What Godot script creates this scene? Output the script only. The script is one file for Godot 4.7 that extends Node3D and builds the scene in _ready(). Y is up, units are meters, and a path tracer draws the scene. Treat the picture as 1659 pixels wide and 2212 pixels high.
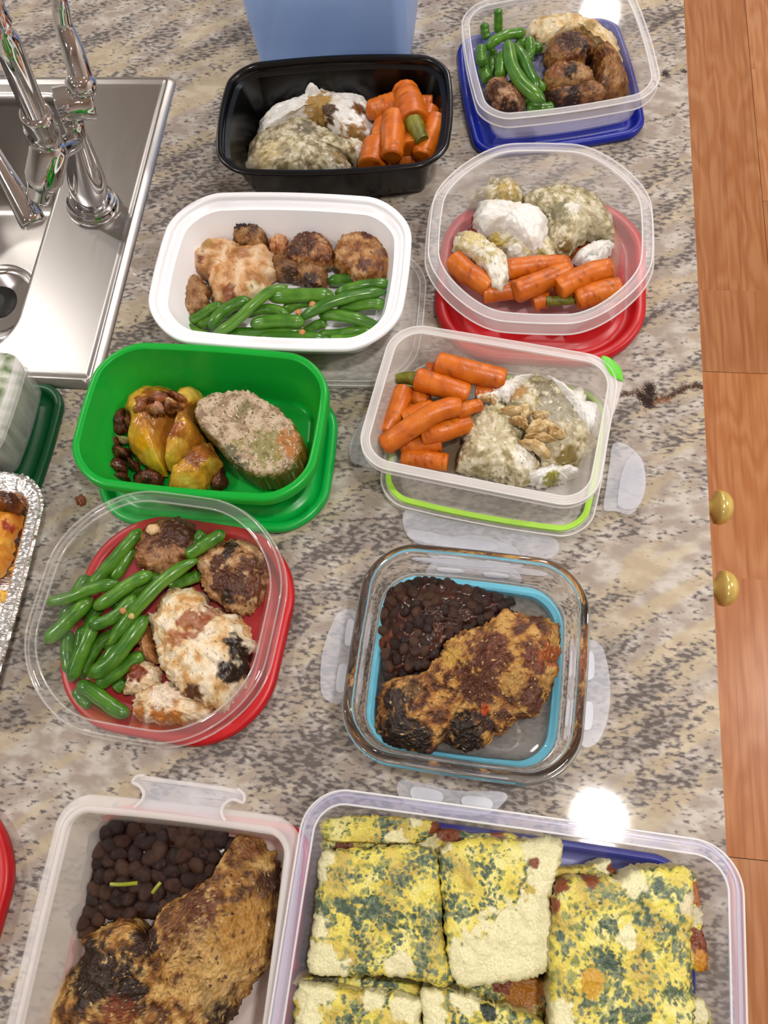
extends Node3D
# A kitchen peninsula seen from above: open food containers standing on their lids on a granite worktop.
# x runs across the worktop to the floor edge, z towards the person, y up; the worktop surface is y = 0.

var fn := FastNoiseLite.new()     # fractal noise, one unit per feature
var fr := FastNoiseLite.new()     # ridged noise
var fc := FastNoiseLite.new()     # distance to scattered points
var rng := RandomNumberGenerator.new()
var M := {}
var used := {}
var count := 0

func _ready() -> void:
	# ------------------------------------------------------------ camera, sky, exposure
	var cam := Camera3D.new()
	cam.name = "camera"
	cam.keep_aspect = Camera3D.KEEP_HEIGHT
	cam.fov = 65.0
	cam.near = 0.02
	cam.far = 30.0
	cam.transform = Transform3D(Basis(Vector3(0.9918088, -0.0847261, -0.0955866), Vector3(-0.0589894, 0.3599320, -0.9311118), Vector3(0.1132941, 0.9291235, 0.3519858)), Vector3(0, 0.62, 0))
	add_child(cam)
	cam.current = true
	var env := Environment.new()
	env.background_mode = Environment.BG_COLOR
	env.background_color = Color(0.02, 0.02, 0.02)
	env.tonemap_mode = Environment.TONE_MAPPER_LINEAR
	env.tonemap_exposure = 1.08
	env.sdfgi_enabled = true
	env.ssao_enabled = true
	env.ssil_enabled = true
	var we := WorldEnvironment.new()
	we.name = "environment"
	we.environment = env
	add_child(we)
	rng.seed = 5
	fn.seed = 2
	fn.frequency = 1.0
	fn.fractal_octaves = 3
	fr.seed = 8
	fr.frequency = 1.0
	fr.fractal_type = FastNoiseLite.FRACTAL_RIDGED
	fr.fractal_octaves = 3
	fc.seed = 4
	fc.frequency = 1.0
	fc.noise_type = FastNoiseLite.TYPE_CELLULAR
	fc.cellular_return_type = FastNoiseLite.RETURN_DISTANCE
	fc.fractal_type = FastNoiseLite.FRACTAL_NONE
	fc.cellular_jitter = 0.9
	make_materials()
	# ------------------------------------------------------------ large structure, then objects, small details last
	room()
	worktop()
	sink_and_faucet()
	containers()
	white_tray_food()
	clear_tub_food()
	carrots()
	fish()
	frosted_box_food()
	green_tub_food()
	bean_boxes()
	frittata()
	small_things()

# ---------------------------------------------------------------- naming
func numbered(called: String) -> String:
	if not used.has(called):
		used[called] = 0
		return called
	used[called] += 1
	return "%s_%03d" % [called, used[called]]

func tag(o: Node, label: String, category: String, group := "", kind := "") -> void:
	if label: o.set_meta("label", label)
	if category: o.set_meta("category", category)
	if group: o.set_meta("group", group)
	if kind: o.set_meta("kind", kind)

func thing(called: String, label: String, category: String, at: Vector3, turn := 0.0, group := "") -> Node3D:
	var o := Node3D.new()
	o.name = numbered(called)
	o.position = at
	o.rotation.y = -deg_to_rad(turn)
	add_child(o)
	tag(o, label, category, group)
	return o

func put(called: String, mesh: Mesh, mat: Material, parent: Node = null, at := Vector3.ZERO) -> MeshInstance3D:
	var o := MeshInstance3D.new()
	o.name = numbered(called) if parent == null else called
	o.mesh = mesh
	o.material_override = mat
	o.position = at
	(self if parent == null else parent).add_child(o, true)
	return o

func structure(called: String, mesh: Mesh, mat: Material, at := Vector3.ZERO) -> MeshInstance3D:
	var o := put(called, mesh, mat, null, at)
	o.set_meta("kind", "structure")
	return o

func hx(s: String) -> Color:
	return Color(s).srgb_to_linear()

# ---------------------------------------------------------------- mesh helpers
func arrays_mesh(v: PackedVector3Array, idx: PackedInt32Array, n = null, c = null) -> ArrayMesh:
	var a := []
	a.resize(Mesh.ARRAY_MAX)
	a[Mesh.ARRAY_VERTEX] = v
	a[Mesh.ARRAY_INDEX] = idx
	if n != null: a[Mesh.ARRAY_NORMAL] = n
	if c != null: a[Mesh.ARRAY_COLOR] = c
	var m := ArrayMesh.new()
	if n != null:
		m.add_surface_from_arrays(Mesh.PRIMITIVE_TRIANGLES, a)
		return m
	# smooth normals by area
	var nn := PackedVector3Array()
	nn.resize(v.size())
	for t in range(0, idx.size(), 3):
		var i := idx[t]
		var j := idx[t + 1]
		var k := idx[t + 2]
		var f := (v[k] - v[i]).cross(v[j] - v[i])
		nn[i] += f
		nn[j] += f
		nn[k] += f
	for i in nn.size():
		nn[i] = nn[i].normalized() if nn[i].length_squared() > 1e-24 else Vector3.UP
	a[Mesh.ARRAY_NORMAL] = nn
	m.add_surface_from_arrays(Mesh.PRIMITIVE_TRIANGLES, a)
	return m

func box_into(st: SurfaceTool, lo: Vector3, hi: Vector3) -> void:
	var b := BoxMesh.new()
	b.size = hi - lo
	st.append_from(b, 0, Transform3D(Basis(), (lo + hi) / 2))

func box(lo: Vector3, hi: Vector3) -> ArrayMesh:
	var st := SurfaceTool.new()
	st.begin(Mesh.PRIMITIVE_TRIANGLES)
	box_into(st, lo, hi)
	return st.commit()

# outline of a rounded rectangle with softly bulging sides, drawn in by e; always 4 * (nc + ns) points
func rr(d: Array, e := 0.0, nc := 18, ns := 8) -> PackedVector2Array:
	var a: float = d[0] / 2.0 - e
	var b: float = d[1] / 2.0 - e
	var r: float = clampf(d[2] - e, 0.0006, minf(a, b) * 0.98)
	var bu: float = d[3]
	var sg := [Vector2(1, 1), Vector2(-1, 1), Vector2(-1, -1), Vector2(1, -1)]
	var raw := PackedVector2Array()
	for k in 4:
		var c := Vector2(sg[k].x * (a - r), sg[k].y * (b - r))
		for i in nc:
			var t := PI / 2 * (k + float(i) / (nc - 1))
			raw.append(c + r * Vector2(cos(t), sin(t)))
		var t1 := PI / 2 * (k + 1)
		var p := c + r * Vector2(cos(t1), sin(t1))
		var g: Vector2 = sg[(k + 1) % 4]
		var q := Vector2(g.x * (a - r), g.y * (b - r)) + r * Vector2(cos(t1), sin(t1))
		for i in ns:
			raw.append(p.lerp(q, (i + 1.0) / (ns + 1.0)))
	for i in raw.size():
		var p := raw[i]
		var x := p.x / a
		var z := p.y / b
		p.y += signf(z) * bu * maxf(0, 1 - x * x) * minf(1, pow(absf(z), 4))
		p.x += signf(x) * bu * maxf(0, 1 - z * z) * minf(1, pow(absf(x), 4))
		raw[i] = p
	return raw

# sweeps a profile of (inset, height) round a rounded rectangle. mode 0: closed over at both ends, 1: profile is a loop, 2: open
func sweep(d: Array, prof: Array, mode := 0, nc := 18, ns := 8) -> ArrayMesh:
	var v := PackedVector3Array()
	var n := PackedVector3Array()
	var idx := PackedInt32Array()
	var np := prof.size()
	var base := rr(d, 0.0, nc, ns)
	var cnt := base.size()
	var nrm := PackedVector2Array()
	for k in cnt:
		var tg := base[(k + 1) % cnt] - base[(k + cnt - 1) % cnt]
		nrm.append(Vector2(tg.y, -tg.x).normalized())
	var segs := np if mode == 1 else np - 1
	var sn := []
	for i in segs:
		var p: Vector2 = prof[i]
		var q: Vector2 = prof[(i + 1) % np]
		sn.append(Vector2(q.y - p.y, q.x - p.x).normalized())
	var soft := func(i: int, j: int) -> Vector2:
		if i < 0 or j >= segs or i >= segs:
			return sn[clampi(j if i < 0 else i, 0, segs - 1)]
		return (sn[i] + sn[j]).normalized() if sn[i].dot(sn[j]) > 0.55 else Vector2.ZERO
	for i in segs:
		for side in 2:
			var at := (i + side) % np
			var prev := (i - 1 + segs) % segs if mode == 1 else i - 1
			var nxt := (i + 1) % segs if mode == 1 else i + 1
			var m: Vector2 = (soft.call(prev, i) if side == 0 else soft.call(i, nxt))
			if m == Vector2.ZERO: m = sn[i]
			var ring := rr(d, prof[at].x, nc, ns)
			for k in cnt:
				v.append(Vector3(ring[k].x, prof[at].y, ring[k].y))
				n.append(Vector3(nrm[k].x * m.x, m.y, nrm[k].y * m.x).normalized())
		var o := i * 2 * cnt
		for k in cnt:
			var k2 := (k + 1) % cnt
			idx.append_array([o + k, o + cnt + k2, o + cnt + k, o + k, o + k2, o + cnt + k2])
	if mode == 0:
		for e in 2:
			var at := 0 if e == 0 else np - 1
			var ring := rr(d, prof[at].x, nc, ns)
			var up := Vector3.DOWN if e == 0 else Vector3.UP
			var o := v.size()
			v.append(Vector3(0, prof[at].y, 0))
			n.append(up)
			for k in cnt:
				v.append(Vector3(ring[k].x, prof[at].y, ring[k].y))
				n.append(up)
			for k in cnt:
				var k2 := (k + 1) % cnt
				if e == 0: idx.append_array([o, o + 1 + k2, o + 1 + k])
				else: idx.append_array([o, o + 1 + k, o + 1 + k2])
	# the triangles must agree with the normals (front faces run clockwise)
	var f := (v[idx[2]] - v[idx[0]]).cross(v[idx[1]] - v[idx[0]])
	if f.dot(n[idx[0]]) < 0:
		for t in range(0, segs * cnt * 6, 3):
			var s := idx[t]
			idx[t] = idx[t + 1]
			idx[t + 1] = s
	return arrays_mesh(v, idx, n)

func pts(a: Array) -> PackedVector2Array:
	var o := PackedVector2Array()
	for i in range(0, a.size(), 2):
		o.append(Vector2(a[i], a[i + 1]) / 2000.0)
	var area := 0.0
	for i in o.size():
		area += o[i].cross(o[(i + 1) % o.size()])
	if area < 0: o.reverse()
	return o

func smooth_loop(o: PackedVector2Array, count_: int) -> PackedVector2Array:
	var c := PackedVector2Array()
	var n := o.size()
	for i in n:
		for j in 10:
			c.append(o[i].cubic_interpolate(o[(i + 1) % n], o[(i - 1 + n) % n], o[(i + 2) % n], j / 10.0))
	var l := PackedFloat32Array([0.0])
	for i in c.size():
		l.append(l[i] + c[i].distance_to(c[(i + 1) % c.size()]))
	var r := PackedVector2Array()
	var at := 0
	for k in count_:
		var want := l[c.size()] * k / count_
		while l[at + 1] < want: at += 1
		r.append(c[at].lerp(c[(at + 1) % c.size()], (want - l[at]) / maxf(l[at + 1] - l[at], 1e-9)))
	return r

func centre(o: PackedVector2Array) -> Vector2:
	var a := 0.0
	var c := Vector2.ZERO
	for i in o.size():
		var p := o[i]
		var q := o[(i + 1) % o.size()]
		var x := p.cross(q)
		a += x
		c += (p + q) * x
	return c / (3.0 * a)

# flat plate with a traced outline, rounded edge
func plate(a: Array, th: float, c0: Vector2, bev := 0.0012, count_ := 56) -> ArrayMesh:
	var o := smooth_loop(pts(a), count_)
	var c := centre(o)
	var v := PackedVector3Array()
	var idx := PackedInt32Array()
	var size := 0.0
	for p in o: size = maxf(size, p.distance_to(c))
	var rings := [[0.0, 0.0], [1 - bev / size, 0.0], [1.0, bev * 0.7], [1.0, th - bev * 0.7], [1 - bev / size, th], [0.0, th]]
	for r in rings:
		for p in o:
			var q: Vector2 = c + (p - c) * r[0] - c0
			v.append(Vector3(q.x, r[1], q.y))
	for i in rings.size() - 1:
		for k in count_:
			var k2 := (k + 1) % count_
			var o1 := i * count_
			var o2 := o1 + count_
			idx.append_array([o1 + k, o1 + k2, o2 + k2, o1 + k, o2 + k2, o2 + k])
	return arrays_mesh(v, idx)

# ---------------------------------------------------------------- colour of food
func shade(p: Vector3, s: float, w: Dictionary, off: Vector3) -> Color:
	var cs: Array = w.c
	var f: float = w.get("f", 60.0)
	var t := clampf(fn.get_noise_3dv(p * f + off) * w.get("k", 1.1) + w.get("b", 0.5), 0.0, 0.999) * (cs.size() - 1)
	var i := int(t)
	var c: Color = cs[i].lerp(cs[mini(i + 1, cs.size() - 1)], smoothstep(0.0, 1.0, t - i))
	if w.has("edge"):
		var e := smoothstep(w.edge[1], minf(w.edge[1] + 0.12, 1.0), s + fn.get_noise_3dv(p * 140.0 + off) * 0.05)
		c = c.lerp(w.edge[0], e)
	if w.has("spots"):
		for q in w.spots:
			var dd: float = Vector2(p.x, p.z).distance_to(q[0]) / (q[1] * 0.64)
			if dd < 1.7:
				dd += fn.get_noise_3dv(p * 130.0 + off * 2.0) * 0.75
				c = c.lerp(q[2], smoothstep(1.05, 0.62, dd) * (q[3] if q.size() > 3 else 1.0))
	if w.has("specks"):
		for q in w.specks:
			var g := fn.get_noise_3dv(p * q[1] + off * 3.0)
			c = c.lerp(q[0], smoothstep(q[2], q[2] + 0.07, g))
	if w.has("dots"):
		for q in w.dots:              # colour, dots per metre, size, clusters per metre, weight of the clusters
			var cl: float = fn.get_noise_3dv(p * q[3] + off * 1.7)
			var wob := Vector3(fn.get_noise_3dv(p * 260.0 + off), 0.0, fn.get_noise_3dv(p * 260.0 - off)) * 0.0016
			var g: float = fc.get_noise_3d((p.x + wob.x) * q[1] + off.x, p.y * q[1] * 0.3 + off.y, (p.z + wob.z) * q[1]) + 1.0
			var th: float = q[2] + cl * q[4]
			c = c.lerp(q[0], smoothstep(th, th - 0.14, g) * 0.92)
		c = c.lerp(hx("ddd291").lerp(hx("c9b45c"), clampf(fn.get_noise_3dv(p * 90.0 + off) + 0.4, 0, 1)), smoothstep(0.990, 0.998, s))
		if w.has("spots2"):
			for q in w.spots2:
				var dd: float = Vector2(p.x, p.z).distance_to(q[0]) / (q[1] * 0.64)
				if dd < 1.7:
					dd += fn.get_noise_3dv(p * 130.0 + off * 2.0) * 0.5
					c = c.lerp(q[2], smoothstep(1.05, 0.8, dd))
	return c

# a lump of food: traced outline, domed top, uneven surface, underside on y0
func lump(called: String, label: String, category: String, a: Array, y0: float, th: float, w: Dictionary, group := "", parent: Node = null) -> MeshInstance3D:
	count += 1
	var off := Vector3(count * 7.31, count * 3.17, count * 5.93)
	var ns: int = w.get("ns", 90)
	var nr: int = w.get("nr", 26)
	var m: float = w.get("m", 2.6)
	var o := smooth_loop(pts(a), ns)
	var c := centre(o)
	var bump: float = w.get("bump", 0.0012)
	var bf: float = w.get("bf", 90.0)
	var fine: float = w.get("fine", 0.0005)
	var ff: float = w.get("ff", 330.0)
	var ridge: float = w.get("ridge", 0.0)
	var rf: float = w.get("rf", 80.0)
	var tilt: Vector2 = w.get("tilt", Vector2.ZERO)
	var rough: float = w.get("rough", 0.0012)
	var v := PackedVector3Array()
	var cols := PackedColorArray()
	var idx := PackedInt32Array()
	for k in ns:                      # frayed outline
		var dir := (o[k] - c).normalized()
		o[k] += dir * (fn.get_noise_3d(o[k].x * 160.0 + off.x, o[k].y * 160.0, off.z) * rough * 2.0 + fn.get_noise_3d(o[k].x * 420.0, o[k].y * 420.0 + off.y, off.z) * rough)
	for i in nr + 3:
		var s: float
		var y: float
		if i <= nr:
			s = sin(PI / 2 * i / nr)
			y = th * pow(maxf(0.0, 1.0 - pow(s, m)), 1.0 / m)
			if i == nr: y = th * 0.12
		else:
			s = 0.93 if i == nr + 1 else 0.0
			y = 0.0
		for k in ns:
			var rad := o[k] - c
			var q := c + rad * s
			var p := Vector3(q.x, y, q.y)
			var wn := p * bf + off
			var h := fn.get_noise_3dv(wn) * bump + fn.get_noise_3dv(p * ff + off) * fine
			if ridge > 0.0: h += fr.get_noise_3d(p.x * rf + off.x, p.y * rf, p.z * rf * w.get("ry", 1.0) + off.z) * ridge
			if i <= nr:
				var up := 1.0 - pow(s, 4.0) * 0.85
				p.y = maxf(0.0, p.y + h * up * 2.0 + (tilt.x * rad.x + tilt.y * rad.y) * s * (1.0 - pow(s, 6.0) * 0.6))
				var out := rad.normalized() * h * (1.0 - up) * 2.0
				p.x += out.x
				p.z += out.y
			cols.append(shade(Vector3(q.x, y, q.y), s, w, off))
			v.append(Vector3(p.x - c.x, p.y, p.z - c.y))
	for i in nr + 2:
		for k in ns:
			var k2 := (k + 1) % ns
			var o1 := i * ns
			var o2 := o1 + ns
			if i > 0: idx.append_array([o1 + k, o2 + k2, o1 + k2])
			if i < nr + 1: idx.append_array([o1 + k, o2 + k, o2 + k2])
	# one normal at the centre
	var at := Vector3(c.x, y0, c.y)
	if parent != null: at -= parent.position
	var ob := put(called, arrays_mesh(v, idx, null, cols), M[w.get("mat", "food")], parent, at)
	if parent == null: tag(ob, label, category, group)
	return ob

# a round stalk along a path; rad(u) gives its half width, tint(p, u, ang) its colour
func stalk(path: Array, rad: Callable, tint: Callable, nr := 22, ns := 10, lumps := 0.0) -> Array:
	count += 1
	var off := Vector3(count * 3.7, count * 1.9, count * 2.3)
	var cur := Curve3D.new()
	for i in path.size():
		var tg: Vector3 = (path[mini(i + 1, path.size() - 1)] - path[maxi(i - 1, 0)]) / 6.0
		cur.add_point(path[i], -tg, tg)
	var len_ := cur.get_baked_length()
	var mid: Vector3 = cur.sample_baked(len_ / 2)
	var v := PackedVector3Array()
	var cols := PackedColorArray()
	var idx := PackedInt32Array()
	for i in nr + 1:
		var u := 0.5 - 0.5 * cos(PI * i / nr) if nr > 6 else float(i) / nr
		var p := cur.sample_baked(u * len_, true)
		var t := (cur.sample_baked(minf(u + 0.02, 1.0) * len_, true) - cur.sample_baked(maxf(u - 0.02, 0.0) * len_, true)).normalized()
		var side := t.cross(Vector3.UP).normalized()
		var up := side.cross(t).normalized()
		var r: float = rad.call(u)
		for k in ns:
			var an := TAU * k / ns
			var q := p + (side * cos(an) + up * sin(an)) * r * (1.0 + lumps * fn.get_noise_3dv(p * 110.0 + off + Vector3(cos(an), sin(an), 0) * 0.5))
			v.append(q - mid)
			cols.append(tint.call(q + off, u, an))
	for i in nr:
		for k in ns:
			var k2 := (k + 1) % ns
			var o1 := i * ns
			var o2 := o1 + ns
			idx.append_array([o1 + k, o1 + k2, o2 + k, o2 + k, o1 + k2, o2 + k2])
	for e in 2:
		var o1 := 0 if e == 0 else nr * ns
		var c := Vector3.ZERO
		for k in ns: c += v[o1 + k] / ns
		v.append(c)
		cols.append(cols[o1])
		for k in ns:
			var k2 := (k + 1) % ns
			if e == 0: idx.append_array([v.size() - 1, o1 + k2, o1 + k])
			else: idx.append_array([v.size() - 1, o1 + k, o1 + k2])
	return [arrays_mesh(v, idx, null, cols), mid]

func bean(label: String, path: Array, r := 0.0047, group := "", cut := 0.0) -> void:
	var a := hx("326c15")
	var b := hx("6aa030")
	var tone := rng.randf()
	var rad := func(u: float) -> float:
		var e := minf(u, 1.0 - u)
		var m := pow(clampf(e / 0.15, 0.0, 1.0), 0.55)
		return r * 1.06 * maxf(0.22, m) * (1.0 + 0.04 * sin(u * 24.0 + tone * 9.0))
	var tint := func(p: Vector3, u: float, an: float) -> Color:
		var c := a.lerp(b, clampf(0.5 + fn.get_noise_3dv(p * 70.0) * 0.8 + (tone - 0.5) * 0.5 + 0.18 * cos(an * 2.0), 0, 1))
		if absf(sin(an) - 0.8) < 0.12: c = c.lerp(hx("2c6414"), 0.45)
		return c
	var s := stalk(path, rad, tint, 26, 12, 0.04)
	var o := put("green_bean", s[0], M.bean, null, s[1])
	tag(o, label, "green bean", group)

func carrot(label: String, path: Array, r := 0.0085, taper := 0.55, stem: Array = [], group := "") -> void:
	var cs := [hx("a84e0a"), hx("d46a10"), hx("e68428")]
	var rad := func(u: float) -> float:
		var k := lerpf(1.0, taper, pow(u, 1.6))
		var e0 := clampf(u / 0.06, 0.0, 1.0)
		var e1 := clampf((1.0 - u) / lerpf(0.05, 0.22, 1.0 - taper), 0.0, 1.0)
		return r * k * lerpf(0.82, 1.0, sqrt(e0)) * lerpf(0.35 if taper < 0.8 else 0.8, 1.0, sqrt(e1)) * (1.0 + 0.015 * sin(u * 37.0))
	var tint := func(p: Vector3, u: float, an: float) -> Color:
		var t := clampf(0.55 + fn.get_noise_3dv(p * 60.0) * 0.6, 0, 0.999) * 2.0
		var c: Color = cs[int(t)].lerp(cs[int(t) + 1], t - int(t))
		var g := fn.get_noise_3d(p.x * 260.0, p.y * 260.0, p.z * 700.0)
		return c.lerp(hx("7c3208"), smoothstep(0.34, 0.5, g) * 0.7)
	var s := stalk(path, rad, tint, 30, 14, 0.07)
	if stem.is_empty():
		tag(put("carrot", s[0], M.carrot, null, s[1]), label, "carrot", group)
		return
	var o := thing("carrot", label, "carrot", s[1], 0.0, group)
	put("root", s[0], M.carrot, o)
	var st := stalk(stem, func(u): return r * lerpf(0.62, 0.42, u), func(p, u, an): return hx("8b8a1c").lerp(hx("4d4a12"), clampf(0.5 + fn.get_noise_3dv(p * 200.0), 0, 1)), 10, 10, 0.2)
	put("stem", st[0], M.food, o, st[1] - s[1])

# ---------------------------------------------------------------- materials
func noise_tex(size: int, freq: float, lo: float, hi: float, oct := 4, seed_ := 3, normal := false) -> NoiseTexture2D:
	var n := FastNoiseLite.new()
	n.seed = seed_
	n.frequency = freq
	n.fractal_octaves = oct
	var t := NoiseTexture2D.new()
	t.width = size
	t.height = size
	t.seamless = true
	t.noise = n
	t.as_normal_map = normal
	if not normal:
		var g := Gradient.new()
		g.set_color(0, Color(lo, lo, lo))
		g.set_color(1, Color(hi, hi, hi))
		t.color_ramp = g
	return t

func mat(called: String, c: Color, rough: float, spec := 0.5, metal := 0.0) -> StandardMaterial3D:
	var m := StandardMaterial3D.new()
	m.resource_name = called
	m.albedo_color = c
	m.roughness = rough
	m.metallic_specular = spec
	m.metallic = metal
	M[called] = m
	return m

func clear(called: String, c: Color, alpha: float, rough: float, spec := 0.5) -> StandardMaterial3D:
	var m := mat(called, Color(c.r, c.g, c.b, alpha), rough, spec)
	m.transparency = BaseMaterial3D.TRANSPARENCY_ALPHA
	m.cull_mode = BaseMaterial3D.CULL_DISABLED
	return m

func make_materials() -> void:
	var relief := noise_tex(512, 0.02, 0.0, 1.0, 5, 5)
	var grain := noise_tex(512, 0.03, 0.84, 1.0, 5, 11)
	for spec in [["food", 0.42, 0.5, 0.030, 38.0], ["crust", 0.5, 0.5, 0.07, 30.0], ["flesh", 0.38, 0.5, 0.012, 34.0], ["bean", 0.3, 0.5, 0.006, 30.0], ["carrot", 0.36, 0.5, 0.015, 40.0], ["wet", 0.24, 0.5, 0.014, 40.0]]:
		var m := mat(spec[0], Color.WHITE, spec[1], spec[2])
		m.vertex_color_use_as_albedo = true
		m.uv1_triplanar = true
		m.uv1_scale = Vector3.ONE * spec[4]
		m.albedo_texture = grain
		m.heightmap_enabled = true
		m.heightmap_texture = relief
		m.heightmap_scale = spec[3]
	M.bean.clearcoat_enabled = true
	M.bean.clearcoat = 0.3
	M.bean.clearcoat_roughness = 0.18
	clear("frosted", Color(0.93, 0.92, 0.93), 0.15, 0.30)
	clear("frosted_rim", Color(0.92, 0.91, 0.92), 0.21, 0.28)
	clear("milky", Color(0.93, 0.90, 0.88), 0.28, 0.32)
	clear("milky_rim", Color(0.93, 0.91, 0.90), 0.36, 0.30)
	clear("opal", Color(0.93, 0.91, 0.88), 0.42, 0.34)
	clear("lilac", Color(0.80, 0.80, 0.90), 0.16, 0.28)
	clear("lilac_rim", Color(0.80, 0.80, 0.92), 0.20, 0.26)
	clear("crystal", Color(0.95, 0.96, 0.95), 0.02, 0.05, 0.33)
	clear("crystal_rim", Color(0.95, 0.96, 0.95), 0.04, 0.05, 0.45)
	clear("bead", Color(0.97, 0.97, 0.97), 0.42, 0.27)
	clear("bead_clear", Color(0.97, 0.97, 0.96), 0.12, 0.10, 0.6)
	clear("lid_clear", Color(0.90, 0.88, 0.86), 0.22, 0.3)
	clear("latch", Color(0.88, 0.89, 0.93), 0.25, 0.30)
	clear("latch_block", Color(0.92, 0.93, 0.97), 0.40, 0.35)
	clear("green_tub", Color(0.03, 0.70, 0.26), 0.90, 0.28)
	M.green_tub.backlight_enabled = true
	M.green_tub.backlight = Color(0.45, 0.85, 0.20)
	clear("tinted_blue", Color(0.70, 0.83, 1.0), 0.55, 0.34)
	clear("broth", Color(0.72, 0.30, 0.08), 0.55, 0.27)
	clear("juice", Color(0.45, 0.33, 0.12), 0.35, 0.27)
	var g := clear("glass", Color(1, 1, 1), 0.0, 0.0)
	g.refraction_enabled = true
	g.refraction_scale = 0.05
	mat("white_plastic", Color(0.96, 0.96, 0.975), 0.28)
	mat("black_plastic", Color(0.012, 0.012, 0.013), 0.22)
	mat("red_lid", Color(0.72, 0.05, 0.09), 0.36)
	mat("blue_lid", Color(0.04, 0.13, 0.58), 0.34)
	mat("dark_green_lid", Color(0.02, 0.28, 0.15), 0.32)
	mat("green_lid", Color(0.03, 0.66, 0.26), 0.3)
	mat("teal_seal", Color(0.50, 0.88, 1.0), 0.5)
	mat("lime_seal", Color(0.62, 0.82, 0.25), 0.5)
	mat("lime", Color(0.35, 0.75, 0.10), 0.4)
	mat("chrome", Color(0.86, 0.86, 0.87), 0.06, 0.5, 1.0)
	var steel := mat("steel", Color(0.68, 0.665, 0.65), 0.34, 0.5, 1.0)
	steel.roughness_texture = noise_tex(256, 0.02, 0.9, 1.0, 3, 4)
	steel.uv1_triplanar = true
	steel.uv1_scale = Vector3(40, 3, 3)
	mat("dark", Color(0.03, 0.03, 0.03), 0.5)
	var foil := mat("foil", Color(0.96, 0.96, 0.96), 0.26, 0.5, 1.0)
	foil.heightmap_enabled = true
	foil.heightmap_texture = relief
	foil.heightmap_scale = 0.16
	foil.uv1_triplanar = true
	foil.uv1_scale = Vector3(7, 9, 30)
	mat("brass", Color(0.90, 0.80, 0.46), 0.16, 0.6, 0.45)
	mat("cabinet", Color(0.55, 0.33, 0.18), 0.45)
	mat("wall", Color(0.93, 0.92, 0.90), 0.9)
	mat("ceiling", Color(0.92, 0.91, 0.89), 0.9)
	mat("trim", Color(0.92, 0.92, 0.92), 0.5)
	var lamp := mat("lamp_glow", Color(1, 1, 1), 0.6)
	lamp.emission_enabled = true
	lamp.emission = Color(1.0, 0.98, 0.96)
	lamp.emission_energy_multiplier = 22.0
	make_granite()
	make_wood()

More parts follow.
